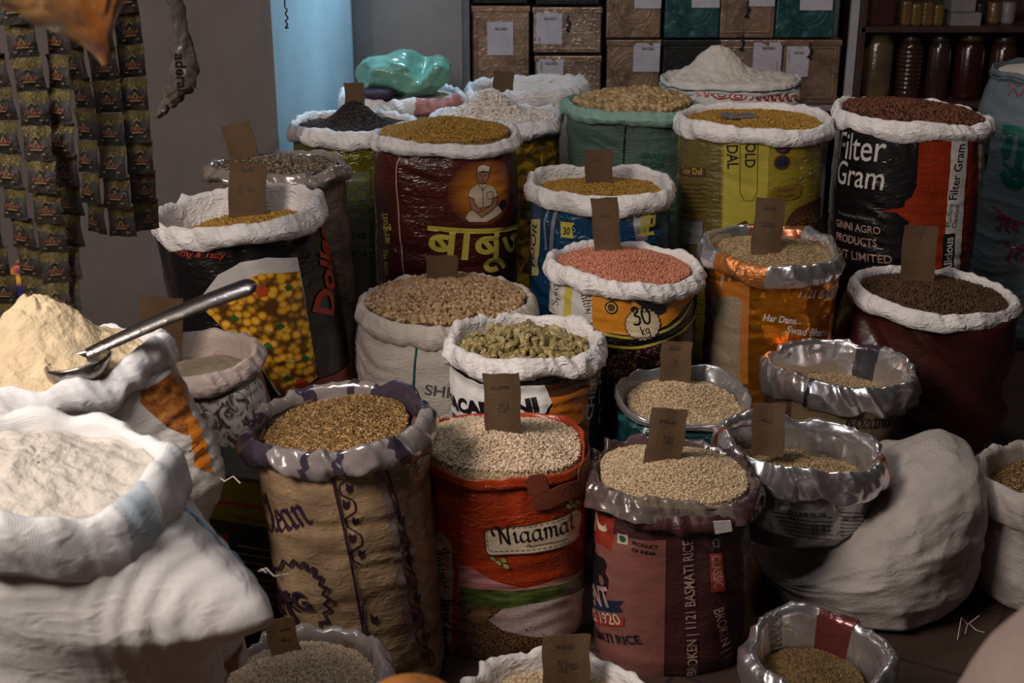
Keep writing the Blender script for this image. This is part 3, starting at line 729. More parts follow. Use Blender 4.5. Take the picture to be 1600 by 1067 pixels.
B_CUM = beadmat('bed_seed', hx(26, 20, 14), hx(80, 66, 50), 200); G_CUM = grainmat('seeds_mixed', hx(24, 18, 13), hx(110, 92, 70), hx(160, 140, 115))
B_GRM = beadmat('bed_gram', hx(30, 15, 10), hx(62, 34, 22), 150); G_GRM = grainmat('gram_brown', hx(60, 32, 20), hx(118, 68, 45))
G_GRD = grainmat('gram_dark', hx(44, 26, 14), hx(92, 62, 36))
B_MAC = beadmat('bed_macaroni', hx(60, 50, 28), hx(90, 76, 45), 60); G_MC = grainmat('macaroni', hx(128, 110, 70), hx(182, 164, 112), rough=.35)
G_WHT = grainmat('flakes_white', hx(190, 170, 155), hx(250, 238, 226)); B_WHT = beadmat('bed_white', hx(150, 135, 122), hx(215, 200, 188), 120)
G_JAG = grainmat('crumbs_tan', hx(140, 112, 76), hx(210, 180, 132)); B_JAG = beadmat('bed_tan', hx(120, 95, 62), hx(170, 140, 98), 70)
FLOURC = flourmat('flour_cream', (.78, .62, .40)); FLOURW = flourmat('flour_white', (.72, .66, .58)); FLOURB = flourmat('flour_beige', (.80, .72, .64))
SAND = flourmat('semolina', (.42, .33, .23)); B_CRS = beadmat('bed_broken', hx(125, 102, 70), hx(195, 168, 125), 240)

# ================================================================= the room
def wallmat(name, c, sc=4):
    m, nt, b = nodes(name); ob = coords(nt)
    nt.links.new(ramp(nt, noise(nt, ob, sc, 5), [(.3, tuple(x * .82 for x in c)), (.7, c)]), b.inputs['Base Color']); b.inputs['Roughness'].default_value = .85
    bump(nt, b, [(noise(nt, ob, 60, 4), .15)], .005); return m
GREYWALL = wallmat('plaster_grey', (.27, .225, .21)); BLUEWALL = wallmat('plaster_blue', (.42, .55, .60)); PILLAR = wallmat('plaster_pillar', (.26, .22, .20)); DARKW = wallmat('plaster_dark', (.018, .014, .013))
m, nt, b = nodes('floor_tiles'); ob = coords(nt)
bt = nt.nodes.new('ShaderNodeTexBrick'); bt.offset = 0; bt.inputs['Scale'].default_value = 1; bt.inputs['Brick Width'].default_value = .3; bt.inputs['Row Height'].default_value = .3; bt.inputs['Mortar Size'].default_value = .006
bt.inputs['Color1'].default_value = (.045, .025, .02, 1); bt.inputs['Color2'].default_value = (.062, .036, .026, 1); bt.inputs['Mortar'].default_value = (.03, .02, .018, 1)
rt = nt.nodes.new('ShaderNodeMapping'); rt.inputs['Rotation'].default_value = (0, 0, .5); nt.links.new(ob, rt.inputs[0]); nt.links.new(rt.outputs[0], bt.inputs['Vector'])
nt.links.new(bt.outputs['Color'], b.inputs['Base Color']); b.inputs['Roughness'].default_value = .45; FLOOR = m
CEIL = wallmat('ceiling_paint', (.35, .33, .31))
def slab(name, pts, z0, z1, mat, kind='structure'):
    bm = bmesh.new(); a = [bm.verts.new((x, y, z0)) for x, y in pts]; c = [bm.verts.new((x, y, z1)) for x, y in pts]; n = len(pts)
    bm.faces.new(a[::-1]); bm.faces.new(c)
    for i in range(n): bm.faces.new([a[i], a[(i + 1) % n], c[(i + 1) % n], c[i]])
    bmesh.ops.recalc_face_normals(bm, faces=bm.faces)
    o = bm_obj(name, bm, mat); o['kind'] = kind; return o
slab('floor', [(-3.2, -1.2), (3.4, -1.2), (3.4, 6.8), (-3.2, 6.8)], -.1, 0, FLOOR)
slab('ceiling', [(-3.2, 1.9), (3.4, 1.9), (3.4, 6.8), (-3.2, 6.8)], 3.0, 3.1, CEIL)
wl = slab('wall_left', [(-.86, 4.9), (-2.35, 3.45), (-2.35, 1.2), (-2.5, 1.2), (-2.5, 3.6), (-1.0, 5.05)], 0, 3, GREYWALL)
slab('wall_left_alcove', [(-.86, 4.9), (-1.0, 5.05), (-.85, 6.1), (-.66, 6.1)], 0, 3, BLUEWALL)
slab('trim_1', [(-.72, 5.93), (-.60, 5.88), (-.215, 5.88), (-.215, 6.2), (-.72, 6.2)], 0, 3, PILLAR)
slab('wall_back', [(-.8, 6.5), (3.3, 6.5), (3.3, 6.65), (-.8, 6.65)], 0, 3, DARKW)
slab('wall_right', [(2.9, 1.6), (3.05, 1.6), (3.05, 6.6), (2.9, 6.6)], 0, 3, DARKW)

# ================================================================= tin rack at the back
TY = 6.02
RACKM = sheet('rack_paint', (.40, .38, .40), .6, 0, 0, .1, 30, 0, .15); DARKM = sheet('dark_metal', (.03, .026, .025), .6)
def px2(px, py, Y=TY): p = at_Y(px, py, Y); return p[0], p[2]
xl, _ = px2(723, 100); xr, zb = px2(1322, 164)
rack = empty('steel_rack', ((xl + xr) / 2, TY, 0)); tag(rack, 'tall pale steel rack against the back wall holding rows of square tins', 'rack')
for x in (xl + .015, xr - .005):
    bm = bmesh.new(); bm_box(bm, (x, TY - .03, 1.3), (.035, .03, 2.6), bevel=.003); bm_box(bm, (x, TY + .34, 1.3), (.035, .03, 2.6), bevel=.003); bm_box(bm, (x, TY + .155, zb - .015), (.03, .36, .03)); bm_obj('upright', bm, RACKM, rack)
bm = bmesh.new(); bm_box(bm, ((xl + xr) / 2, TY + .155, zb - .012), (xr - xl, .36, .024), bevel=.003); bm_obj('shelf_board', bm, RACKM, rack)
bm = bmesh.new(); bm_box(bm, ((xl + xr) / 2, TY + .35, 1.4), (xr - xl, .01, 2.3)); bm_obj('back_panel', bm, DARKM, rack)
TAN = sheet('tin_tan', (.40, .25, .165), .38, .55, 0, .25, 16, 0, .3, dirt=(.42, .33, .28)); TAN2 = sheet('tin_bright', (.58, .41, .30), .3, .7, 0, .3, 16, 0, .3, dirt=(.5, .42, .38))
TEALT = sheet('tin_teal', (.035, .115, .12), .35, .4, .2, .25, 16, 0, .25, dirt=(.12, .25, .27)); DKT = sheet('tin_dark', (.04, .04, .038), .4, .5, 0, .25, 16)
PAPER = sheet('paper_label', (.60, .56, .62), .7, 0, 0, .3, 20, 0, .08)
def tin(label, x0, x1, ytop, ybot, mat, style='panel', paper=None, latch=None, wr='~~'):
    X0, Z1 = px2(x0, ytop); X1, Z0 = px2(x1, ybot); wd, h = X1 - X0, Z1 - Z0; xc = (X0 + X1) / 2; Yf = TY; dp = .24
    t = empty('square_tin', (xc, Yf + dp / 2, Z0)); tag(t, label, 'tin', 'square tins on the steel rack')
    bm = bmesh.new(); bm_box(bm, (xc, Yf + dp / 2, Z0 + h / 2 - .008), (wd - .008, dp, h - .018), bevel=.006)
    if style == 'panel':
        for (cx_, cz, ww, hh) in ((0, h * .88, wd * .8, .006), (0, h * .1, wd * .8, .006), (-wd * .4, h * .5, .006, h * .78), (wd * .4, h * .5, .006, h * .78)):
            bm_box(bm, (xc + cx_, Yf - .001, Z0 + cz), (ww, .008, hh), bevel=.002)
    bm_obj('tin_body', bm, mat, t)
    if style == 'rings':
        for (cx_, cz, rr) in ((0, h * .5, wd * .38), (0, h * .5, wd * .30), (-wd * .33, h * .14, wd * .12), (wd * .33, h * .14, wd * .12)):
            tube('embossed_ring', [(xc + cx_ + rr * math.cos(a), Yf, Z0 + cz + rr * math.sin(a)) for a in np.linspace(0, 6.2832, 30)], .0035, mat, t, 5)
    bm = bmesh.new(); bm_box(bm, (xc, Yf + dp / 2 - .002, Z1 - .014), (wd, dp + .006, .026), bevel=.004); bm_obj('lid', bm, mat, t)
    if paper:
        p0, q0, p1, q1 = paper; a, b_ = px2(p0, q0, Yf - .004); c, d = px2(p1, q1, Yf - .004)
        bm = bmesh.new()
        N = 6
        vs = [[bm.verts.new((a + (c - a) * i / N, Yf - .006 - .003 * math.sin(i * 1.7 + j * .9 + x0), d + (b_ - d) * j / N)) for i in range(N + 1)] for j in range(N + 1)]
        for j in range(N):
            for i in range(N): bm.faces.new([vs[j][i], vs[j][i + 1], vs[j + 1][i + 1], vs[j + 1][i]])
        p = bm_obj('paper_label', bm, PAPER, t, smooth=True)
        V, Fc = script2d(wr, .05, 0); A = np.array(V); sc = (c - a) * .5 / np.ptp(A[:, 0])
        mesh('handwriting', [(a + (c - a) * .3 + v[0] * sc, Yf - .0105, d + (b_ - d) * .72 + v[1] * sc * .6) for v in V], Fc, PENINK, p, smooth=False)
    if latch:
        lx, lz = px2(latch[0], latch[1], Yf - .01)
        tube('latch', [(lx, Yf - .008, lz + .03), (lx - .006, Yf - .016, lz + .015), (lx + .006, Yf - .016, lz), (lx, Yf - .012, lz - .02), (lx - .01, Yf - .012, lz - .03), (lx + .008, Yf - .012, lz - .035)], .006, DARKM, t, 6)
for a in [
    ('tall tan tin at the left end of the rack with a white paper label', 736, 828, 9, 163, TAN, 'panel', (761, 34, 802, 86), None),
    ('short shiny tin with a latch, right beside the tall tan tin', 832, 940, 11, 83, TAN2, 'panel', (838, 19, 878, 69), (888, 36)),
    ('short tan tin directly under the tin with the latch', 835, 939, 87, 163, TAN2, 'panel', (840, 92, 880, 130), None),
    ('tan tin with embossed rings in the upper row, left of both teal tins', 948, 1033, -42, 60, TAN, 'rings', (992, -20, 1033, 13), None),
    ('tan tin with embossed rings in the lower row, behind the green sack', 948, 1030, 62, 163, TAN, 'rings', (990, 67, 1030, 112), None),
    ('teal tin in the upper row, left of the tan tin with a dark latch', 1040, 1124, -42, 60, TEALT, 'rings', (1082, -20, 1124, 12), None),
    ('dark tin in the lower row behind the peak of white flour', 1036, 1122, 62, 163, DKT, 'panel', None, None),
    ('tan tin with a dark latch in the upper row between two teal tins', 1128, 1210, -42, 60, TAN, 'panel', (1172, -20, 1210, 10), (1168, 14)),
    ('tan lower-row tin behind the flour heap, creased label on its right', 1126, 1220, 62, 163, TAN2, 'panel', (1178, 66, 1219, 112), (1160, 66)),
    ('teal tin in the upper row at the right end of the rack', 1216, 1303, -42, 60, TEALT, 'rings', (1252, -20, 1300, 16), None),
    ('tan tin in the lower row at the right end of the rack', 1225, 1308, 62, 163, TAN, 'panel', (1230, 72, 1262, 120), (1266, 78)),
]: tin(*a)
# upper row left: bottoms of the tins above
tin('dark tin standing on the tall tan tin at the left end of the rack', 736, 826, -60, 6, DKT, 'panel'); tin('dark tin above the short tin with the latch', 836, 938, -60, 8, DKT, 'panel')

# ================================================================= dark shelf on the right
SY = 5.95
WOODD = sheet('dark_wood', (.055, .025, .018), .6, 0, 0, .1, 20, 0, .25)
sx0, sz1 = px2(1345, 42, SY); sx1 = 2.75; _, sz2 = px2(1338, 160, SY)
sh = empty('wooden_shelf', ((sx0 + sx1) / 2, SY + .15, 0)); tag(sh, 'dark wooden shelf on the right behind the sacks, with jars and packets', 'shelf')
for z in (sz1 - .012, sz2 - .012, .25):
    bm = bmesh.new(); bm_box(bm, ((sx0 + sx1) / 2, SY + .15, z), (sx1 - sx0, .32, .024), bevel=.003); bm_obj('shelf_board', bm, WOODD, sh)
for x in (sx0 + .01, sx1 - .01):
    bm = bmesh.new(); bm_box(bm, (x, SY + .15, .95), (.024, .32, 1.9), bevel=.003); bm_obj('side_panel', bm, WOODD, sh)
bm = bmesh.new(); bm_box(bm, ((sx0 + sx1) / 2, SY + .32, .95), (sx1 - sx0, .012, 1.9)); bm_obj('back_panel', bm, WOODD, sh)
GL1 = sheet('jar_yellowish', (.13, .095, .045), .2, 0, .8, .1, 20, 0, .3); GL2 = sheet('jar_dark', (.045, .022, .012), .15, 0, .9, .05); GL3 = sheet('jar_red', (.04, .008, .006), .2, 0, .8, .05)
LIDY = sheet('lid_cream', (.30, .22, .12), .4, 0, .2, 0); LIDB = sheet('lid_dark', (.04, .025, .02), .4, 0, .2, 0); LIDYL = sheet('lid_yellow', (.10, .07, .02), .4, 0, .2, 0)
def jar(label, x0, x1, ytop, mat, lid, ribs=False):
    X0, Z1 = px2(x0, ytop, SY + .03); X1, _ = px2(x1, ytop, SY + .03); r = (X1 - X0) / 2; h = Z1 - sz2; c = ((X0 + X1) / 2, SY + .05 + r, sz2)
    t = empty('storage_jar', c); tag(t, label, 'jar', 'jars on the dark shelf')
    prof = [(0, 0), (r * .9, 0), (r, .012), (r, h * .12)]
    if ribs:
        for i in range(9): z = h * (.15 + .07 * i); prof += [(r * .93, z), (r, z + h * .02), (r, z + h * .045), (r * .93, z + h * .062)]
    prof += [(r, h * .78), (r * .86, h * .86), (r * .72, h * .89), (r * .72, h * .9)]
    lathe('jar_body', c, prof, mat, t); lathe('lid', c, [(0, h * .895), (r * .78, h * .895), (r * .8, h * .91), (r * .8, h * .985), (r * .74, h), (0, h)], lid, t)
jar('small dark jar at the left end of the dark shelf', 1328, 1352, 86, GL2, LIDB)
jar('large jar of pale yellow contents with a cream lid', 1358, 1408, 49, GL1, LIDY)
jar('dark ribbed jar right of the pale yellow jar', 1413, 1454, 58, GL2, LIDB, True)
jar('dark smooth jar between the ribbed jar and the yellow-lidded jar', 1461, 1497, 58, GL2, LIDB)
jar('dark jar with a yellow lid and reddish base', 1506, 1553, 56, GL3, LIDYL)
jar('dark jar at the right edge of the picture on the shelf', 1561, 1604, 60, GL2, LIDB)
PKT = [sheet('packet_yellow', (.15, .10, .02), .35, 0, .4, .3), sheet('packet_dark', (.06, .02, .015), .3, 0, .5, .3), sheet('packet_white', (.22, .20, .20), .5, 0, .1, .2), sheet('packet_brown', (.16, .08, .03), .35, 0, .4, .3)]
def packet(name, label, cat, x0, x1, ytop, ybot, mat, zfloor=None, pil=True, d=.05, group=None):
    X0, Z1 = px2(x0, ytop, SY + .04); X1, Z0 = px2(x1, ybot, SY + .04)
    bm = bmesh.new(); bm_box(bm, ((X0 + X1) / 2, SY + .04 + d / 2, (Z0 + Z1) / 2), (X1 - X0, d, Z1 - Z0), bevel=.012 if pil else .003)
    o = bm_obj(name, bm, mat, None, origin=((X0 + X1) / 2, SY + .04 + d / 2, Z0)); tag(o, label, cat, group)
for i, (a, b_, yt, mi, lb) in enumerate([(1340, 1352, -8, 0, 'yellow packet at the left end of the upper shelf'), (1358, 1398, -20, 1, 'wide dark red packet on the upper shelf'), (1412, 1424, 2, 3, 'small brown bottle-like pack just right of the dark red packet'), (1427, 1440, 6, 0, 'second small yellowish pack right of the dark red packet'), (1444, 1458, 4, 3, 'third small brown pack right of the dark red packet'), (1462, 1474, 8, 0, 'small yellowish pack next to the white boxes')]):
    packet('food_packet', lb, 'packet', a, b_, yt, 41, PKT[mi], d=.06, group='packets on the upper shelf')
packet('white_box', 'flat white box lowest in the pile on the upper shelf', 'box', 1488, 1532, 20, 41, PKT[2], pil=False, d=.12)
packet('white_box', 'white box on top of the flat white box on the upper shelf', 'box', 1490, 1524, -16, 19, PKT[2], pil=False, d=.11)
for i, x in enumerate((1538, 1562, 1584)):
    jarx = px2(x, 20, SY + .05); c = (jarx[0], SY + .12, sz1)
    o = lathe('round_canister', c, [(0, 0), (.03, 0), (.032, .01), (.032, .085), (.028, .092), (0, .094)], [PKT[2], PKT[3], PKT[2]][i] if i else DKT, None, origin=c)
    tag(o, ['dark round canister beside the white boxes', 'brownish round canister in the middle of three beside the white boxes', 'pale round canister at the right end of the upper shelf'][i], 'canister', 'canisters on the upper shelf')

# ================================================================= sacks, back to front
TAGS = []
# -- pale crumpled sack with pink patch under the green bag
s = Sack('grain_sack', 'low off-white sack with a pinkish patch, under the crumpled green bag', 'sack', 528, 724, 120, 192, 5.35, w=.075, k=.85, cre=.004, rcrs=1.5, rough=.008)
s.build(sheet('pale_pink_body', (.42, .34, .30), .5, 0, .2, .4, 12), WHITE, [(20, 80, sheet('pink_rim', (.52, .22, .2), .45, 0, .1, .4, 12))])
s.fill('folded_sacking', 'crumpled pale sacking lying inside the sack under the green bag', 'sacking', CREAMC, fd=.02, mound=.02)
gz = s.zt
# green bag
nt_, nz_ = 120, 60; th = np.linspace(-np.pi, np.pi, nt_, endpoint=False); ph = np.linspace(-np.pi / 2, np.pi / 2, nz_); TH, PH = np.meshgrid(th, ph)
gc = at_Y(634, 118, 5.33)
X = .178 * np.cos(PH) * np.sin(TH); Yq = -.14 * np.cos(PH) * np.cos(TH); Z = .082 * np.sign(np.sin(PH)) * np.abs(np.sin(PH)) ** .8
dent = np.exp(-((X - .045 - Z * .3) / .035) ** 2) * np.clip((Z + .03) / .1, 0, 1) * np.exp(-((Yq + .06) / .13) ** 2)
Z = Z - .085 * dent - .012 * (X > 0) * np.clip(-Z * 10, 0, 1); Yq = Yq + .05 * dent
d = .013 * rdg(X * 12 + 3, Yq * 12, Z * 16) + .012 * vn(X * 9, Yq * 9 + 4, Z * 9) + .003 * rdg(X * 40, Yq * 40, Z * 40)
sc = 1 + d / .15
o = mesh('plastic_bag', np.stack([gc[0] + X * sc, gc[1] + Yq * sc, max(gc[2], gz + .085) + Z * sc - .01], -1).reshape(-1, 3), grid_faces(nt_, nz_), GREENB, origin=(gc[0], gc[1], gz)); tag(o, 'crumpled translucent green plastic bag lying on a sack by the blue wall', 'bag')
o = closed_sack('folded_cloth', 'dark purple cloth poking out under the left end of the green bag', 'cloth', (gc[0] - .1, 5.2, gz - .01), .06, .045, .045, sheet('purple_cloth', (.035, .02, .045), .7), .014, 3)

# -- slack white sack behind
s = Sack('grain_sack', 'slack empty white sack with a rolled rim, in front of the tall tan tin', 'sack', 724, 926, 121, 168, 5.45, w=.075, k=.7, sl=.05, rcrs=1.4, rough=.007)
s.build(GREYW, WHITE); s.fill('loose_flour', 'pale flour deep inside the slack white sack in front of the tins', 'flour', FLOURW, fd=.085, mound=.0)
price_tag('price tag standing before the slack white sack, in front of the tall tan tin', 785, 152, 32, 38, s.zt - .03, roll=3)

# -- flour sack with red scroll border
s = Sack('flour_sack', 'white sack with a red scroll border heaped with white flour, by the tin rack', 'sack', 1035, 1250, 84, 172, 5.3, w=.035, k=.8, style='hem', bul=.008, cre=.003, folds=(.006, 3, 10, 1.5), n=2.3, prof=[(0, .9), (.3, 1), (.75, 1.02), (1, 1.0)])
for k_, dy in enumerate((0,)):
    y0 = 142; lines = []
    def yb(x): return 140 + 13 * ((x - 1046) / 190) + 3 * math.sin((x - 1046) / 190 * 3.14)
    for x in np.arange(1046, 1240, 11.5):
        if 1108 < x < 1165: continue
        lines.append([(x - 2, yb(x) + 5), (x + 3, yb(x) + 2), (x + 5, yb(x) - 3), (x + 10, yb(x) - 4), (x + 11, yb(x) + 1), (x + 7, yb(x) + 2)])
        lines.append([(x + 7, yb(x) - 4), (x + 12, yb(x) + 4), (x + 16, yb(x) + 5)])
    for cx_ in (1128, 1153):
        for rr in (13, 6): lines.append([(cx_ + rr * math.cos(a), yb(cx_) + rr * .42 * math.sin(a)) for a in np.linspace(0, 6.28, 13)])
    s.stroke(lines, .0055, iRED)
s.build(WHITEC, WHITEC)
s.fill('loose_flour', 'heap of white flour peaking above the sack with the red scroll border', 'flour', FLOURB, fd=-.004, mound=.125, ms=.42, mc=(-.22, 0), fn=.012, detail=.012)
# -- green sack
s = Sack('grain_sack', 'faded green woven sack with a dark stripe, left of the yellow printed sack', 'sack', 882, 1094, 141, 200, 4.88, w=.05, k=.85, sl=-.03, cre=.004, bul=.012, folds=(.004, 5, 12, 1))
s.stroke([[(982, 178), (977, 205), (974, 262)]], .007, iBLACK); s.text('GRADE', (1000, 246), (1037, 249), iDGREEN, 1.1, .01); s.text('INDIA', (1001, 260), (1036, 262), iDGREEN, 1, .01)
s.build(GREENW, sheet('green_rim', (.26, .42, .34), .55, 0, 0, .4, 12))
s.fill('puffed_crumbs', 'tan crumbly pieces heaped in the green sack', 'grain', B_JAG, G_RND, G_JAG, .02, 1400, fd=-.002, mound=.05, ms=.8, fn=.012, mc=(.2, .1))
# -- white puffed rice sack
s = Sack('grain_sack', 'sack with yellow flower print and white rim, heaped with white flakes', 'sack', 672, 884, 160, 218, 4.95, w=.06, k=.8, sl=.02, rcrs=1.3, rough=.006)
s.build(YFLOW, WHITE)
s.fill('white_flakes', 'heap of white rice flakes behind the sack of golden grain', 'flakes', B_WHT, g_ico(1, (1.6, 1, .35)), G_WHT, .012, 6000, fd=.015, mound=.095, ms=.48, mc=(-.15, .1), fn=.01)
# -- black seeds
s = Sack('seed_sack', 'shiny yellow-green sack heaped with dark seeds, below the blue wall', 'sack', 449, 657, 161, 240, 4.78, w=.06, rcrs=1.3, rough=.006, k=.85)
P = s.poly([(541, 268), (577, 268), (578, 470), (546, 470)], ink('dullcream', (.13, .12, .08)))
for (cx_, cy_) in ((552, 290), (565, 282), (553, 312), (566, 304), (575, 320), (555, 334), (568, 327)): 
    q = s.disc((cx_, cy_), .024, iDGREEN, 6); s.disc((cx_, cy_), .021, ink('hexfill', (.15, .14, .05)), 6)
s.text('2 KG', (550, 372), (572, 372), iDKBL, 1.2, .02); s.text('ATTA', (549, 400), (574, 400), iDKBL, 1.4, .03)
s.build(YELGR, WHITE, [(-80, -40, CLEAR)])
s.fill('dark_seeds', 'heap of near-black seeds in the sack below the blue wall', 'seeds', B_DRK, G_LENT, G_DRK, .007, 5000, fd=.02, mound=.085, ms=.42, mc=(0, 0), fn=.008)
price_tag('price tag in the dark seeds, right below the blue wall', 555, 172, 31, 40, s.zt + .035, roll=-1)
# -- yellow printed sack
s = Sack('lentil_sack', 'yellow printed sack with a rolled white rim, small grey scoop in its lentils', 'sack', 1053, 1299, 158, 228, 4.3, w=.06, bul=.006, cre=.0022, br=.97, n=2.4, ple=.009)
s.poly([(1050, 196), (1128, 208), (1126, 400), (1060, 400)], YELDK)
s.poly([(1133, 206), (1202, 208), (1196, 400), (1128, 400)], ink('lemon', (.46, .38, .05)))
s.text('R DAL', (1136, 208), (1137, 264), iBLACK, 1.15, .02); s.text('GOLD', (1166, 208), (1164, 262), iBLACK, 1.1, .015)
s.stroke([[(1157, 211), (1156, 300), (1163, 314), (1176, 314), (1183, 300), (1184, 211)]], .0022, iBROWN, smooth=False)
s.disc((1222, 228), .024, iDKBL); s.disc((1222, 228), .017, iMAG); s.disc((1220, 253), .024, iBROWN); s.disc((1220, 253), .018, iDKBL)
s.text('100% S', (1262, 234), (1293, 228), iBROWN, 1, .0, .2); s.text('TO', (1276, 254), (1292, 252), iBROWN, 1.2, .02, .2)
s.poly([(1208, 292), (1248, 286), (1246, 308), (1206, 313)], ink('mustard', (.22, .14, .02)), smooth=True)
s.text('Export', (1215, 300), (1241, 297), iBROWN, 1); s.text('Quality', (1213, 311), (1242, 307), iBROWN, 1)
for c_ in ((1250, 262), (1262, 270), (1248, 277), (1270, 286), (1255, 250)): s.disc(c_, .006, iCREAM, 8, .5)
s.poly([(1066, 344), (1098, 346), (1098, 382), (1068, 380)], iGREY)
s.poly([(1063, 259), (1103, 262), (1103, 276), (1063, 272)], iBROWN); s.text('Toor Dal', (1068, 270), (1099, 272), iYEL, 1)
s.stroke([[(1064, y), (1103, y + 2)] for y in range(286, 334, 7)], .0018, iBROWN, smooth=False)
P = s.poly([(1225, 352), (1238, 330), (1262, 316), (1290, 310), (1292, 360)], iBROWN, smooth=True); s.poly([(1236, 352), (1248, 336), (1272, 325), (1290, 322), (1290, 356)], LENTP, smooth=True)
s.poly([(1138, 356), (1165, 344), (1170, 352), (1150, 372)], iBROWN)
s.build(YELLOWP, WHITE)
s.fill('yellow_lentils', 'yellow lentils in the yellow printed sack with the small grey scoop', 'lentils', B_YEL, G_LENT, G_YEL, .0065, 6500, fd=.022, mound=.02, ms=.8, fn=.006)
c_ = at_Z(1157, 181, s.zt + .000); 
bm = bmesh.new(); bm_box(bm, c_, (.10, .055, .006), rz=.25, bevel=.002); bm_box(bm, (c_[0] - .045, c_[1] - .01, c_[2] + .004), (.03, .05, .012), rz=.25, bevel=.003)
o = bm_obj('flat_scoop', bm, sheet('grey_plastic', (.16, .16, .18), .5), None, origin=c_); tag(o, 'small flat grey scoop lying on the yellow lentils', 'scoop')
# -- black / orange-red sack with Filter Gram
s = Sack('gram_sack', 'black and orange-red printed sack full of brown gram, by the dark shelf', 'sack', 1303, 1550, 150, 224, 4.3, w=.06, sl=-.055, bul=.006, cre=.002, n=2.3, ple=.009, br=.98)
s.poly([(1432, 205), (1545, 205), (1545, 440), (1400, 440), (1436, 330)], ORANGE2); s.band(-15, 105, .0, .98, ORANGE2); 
s.poly([(1290, 314), (1436, 318), (1436, 334), (1290, 330)], ORANGE2)
s.poly([(1288, 196), (1436, 210), (1432, 290), (1424, 308), (1404, 319), (1350, 314), (1286, 300)], BLACKP)
s.poly([(1286, 322), (1320, 324), (1400, 332), (1420, 346), (1422, 440), (1284, 440)], BLACKP)
s.text('Filter', (1312, 246), (1388, 252), iWHITE, 1.25, .004, .25); s.text('Gram', (1310, 285), (1382, 297), iWHITE, 1.25, .004, .2)
s.text('Processed and Packed by', (1312, 334), (1368, 345), iGREY, 1); s.text('GINNI AGRO', (1308, 353), (1376, 366), iMARTXT, 1.15, .01); s.text('PRODUCTS', (1308, 374), (1370, 386), iMARTXT, 1.15, .01); s.text('PVT LIMITED', (1308, 398), (1394, 411), iMARTXT, 1.05, .01)
s.poly([(1484, 214), (1508, 212), (1497, 440), (1472, 440)], iWHITE)
s.text('Filter Gram', (1494, 312), (1504, 224), iBLACK, 1.0, .015); s.text('Machine', (1485, 354), (1489, 318), iBLACK, 1); s.text('Cleaned', (1494, 356), (1498, 320), iBLACK, 1)
s.poly([(1474, 366), (1492, 364), (1488, 430), (1470, 430)], iBLACK); s.text('Alicious', (1485, 424), (1489, 370), iWHITE, 1.1, .02)
s.poly([(1524, 210), (1536, 207), (1529, 440), (1517, 440)], iWHITE); s.poly([(1524, 214), (1535, 212), (1529, 290), (1520, 290)], iBLACK); s.text('DALICIOUS', (1528, 286), (1533, 218), iWHITE, 1, .02)
s.text('DALICIOUS', (1523, 410), (1527, 300), iBLACK, 1.0, .02)
s.build(BLACKP, WHITE)
s.fill('brown_gram', 'brown gram heaped level in the black and orange-red sack by the dark shelf', 'gram', B_GRM, G_RND, G_GRM, .010, 2600, fd=.004, mound=.04, ms=.9, fn=.006)
# -- dark glossy maroon sack: seated man
s = Sack('grain_sack', 'tall dark red sack printed with a seated man in a white cap', 'sack', 577, 813, 184, 247, 4.35, w=.05, sl=.012, br=1.06, bul=.006, cre=.0035, ple=.012, n=2.4, prof=[(0, .85), (.1, .97), (.4, 1.0), (.7, 1.02), (.93, 1.01), (1, .95)])
u, v = s.uv(757, 300); GLOW = radialmat('print_glow', (u, v), .115, (.62, .21, .012), (.085, .012, .006)); s.disc((757, 300), .112, GLOW, 40)
sh_ = ink('shirt', (.52, .42, .30))
def opoly(pts, m, w_=.0016, smooth=False): P = s.poly(pts, m, smooth=smooth); s.outline(P, w_, iBLACK)
s.disc((786, 320), .018, iPURPLE)
opoly([(733, 330), (727, 341), (733, 347), (760, 347), (785, 331), (780, 322), (765, 320), (757, 332), (748, 335), (740, 328)], iCREAM)
opoly([(745, 287), (760, 287), (773, 292), (777, 306), (769, 310), (767, 320), (760, 323), (748, 325), (741, 318), (740, 310), (731, 307), (734, 294)], iCREAM)
opoly([(732, 308), (740, 311), (743, 321), (758, 331), (752, 338), (736, 326)], iSKIN); opoly([(777, 307), (769, 311), (767, 321), (746, 333), (752, 340), (775, 322)], iSKIN)
opoly([(744, 268), (761, 268), (762, 276), (758, 284), (752, 287), (746, 283), (743, 275)], iSKIN)
opoly([(743, 269), (744, 259), (753, 256), (762, 259), (762, 268), (752, 266)], iCREAM)
s.stroke([[(747, 273), (750, 273)], [(755, 273), (758, 273)], [(752, 274), (753, 278)], [(750, 281), (753, 282), (756, 281)], [(753, 290), (754, 322)], [(747, 288), (753, 296), (760, 288)], [(760, 300), (768, 299), (768, 308), (764, 311), (760, 308), (760, 300)]], .0014, iBLACK)
s.text('बाबूजी', (664, 399), (819, 390), iYEL, .98, .016); s.text('बाबूजी', (612, 381), (604, 332), iYEL, .9, .02); s.text('लाल गेहूँ', (610, 430), (606, 388), iYEL, .8, .01)
s.stroke([[(586, 248), (588, 320), (593, 440)]], .006, iSILV); s.stroke([[(629, 246), (622, 262), (623, 330), (634, 440)]], .004, ink('palestripe', (.5, .32, .26)))
s.build(MAROON, WHITE)
s.fill('golden_grain', 'golden yellow grain heaped in the tall dark red sack with the seated man', 'grain', B_YEL, G_SEED, G_YEL, .0072, 9000, fd=.004, mound=.055, ms=.8, fn=.006)
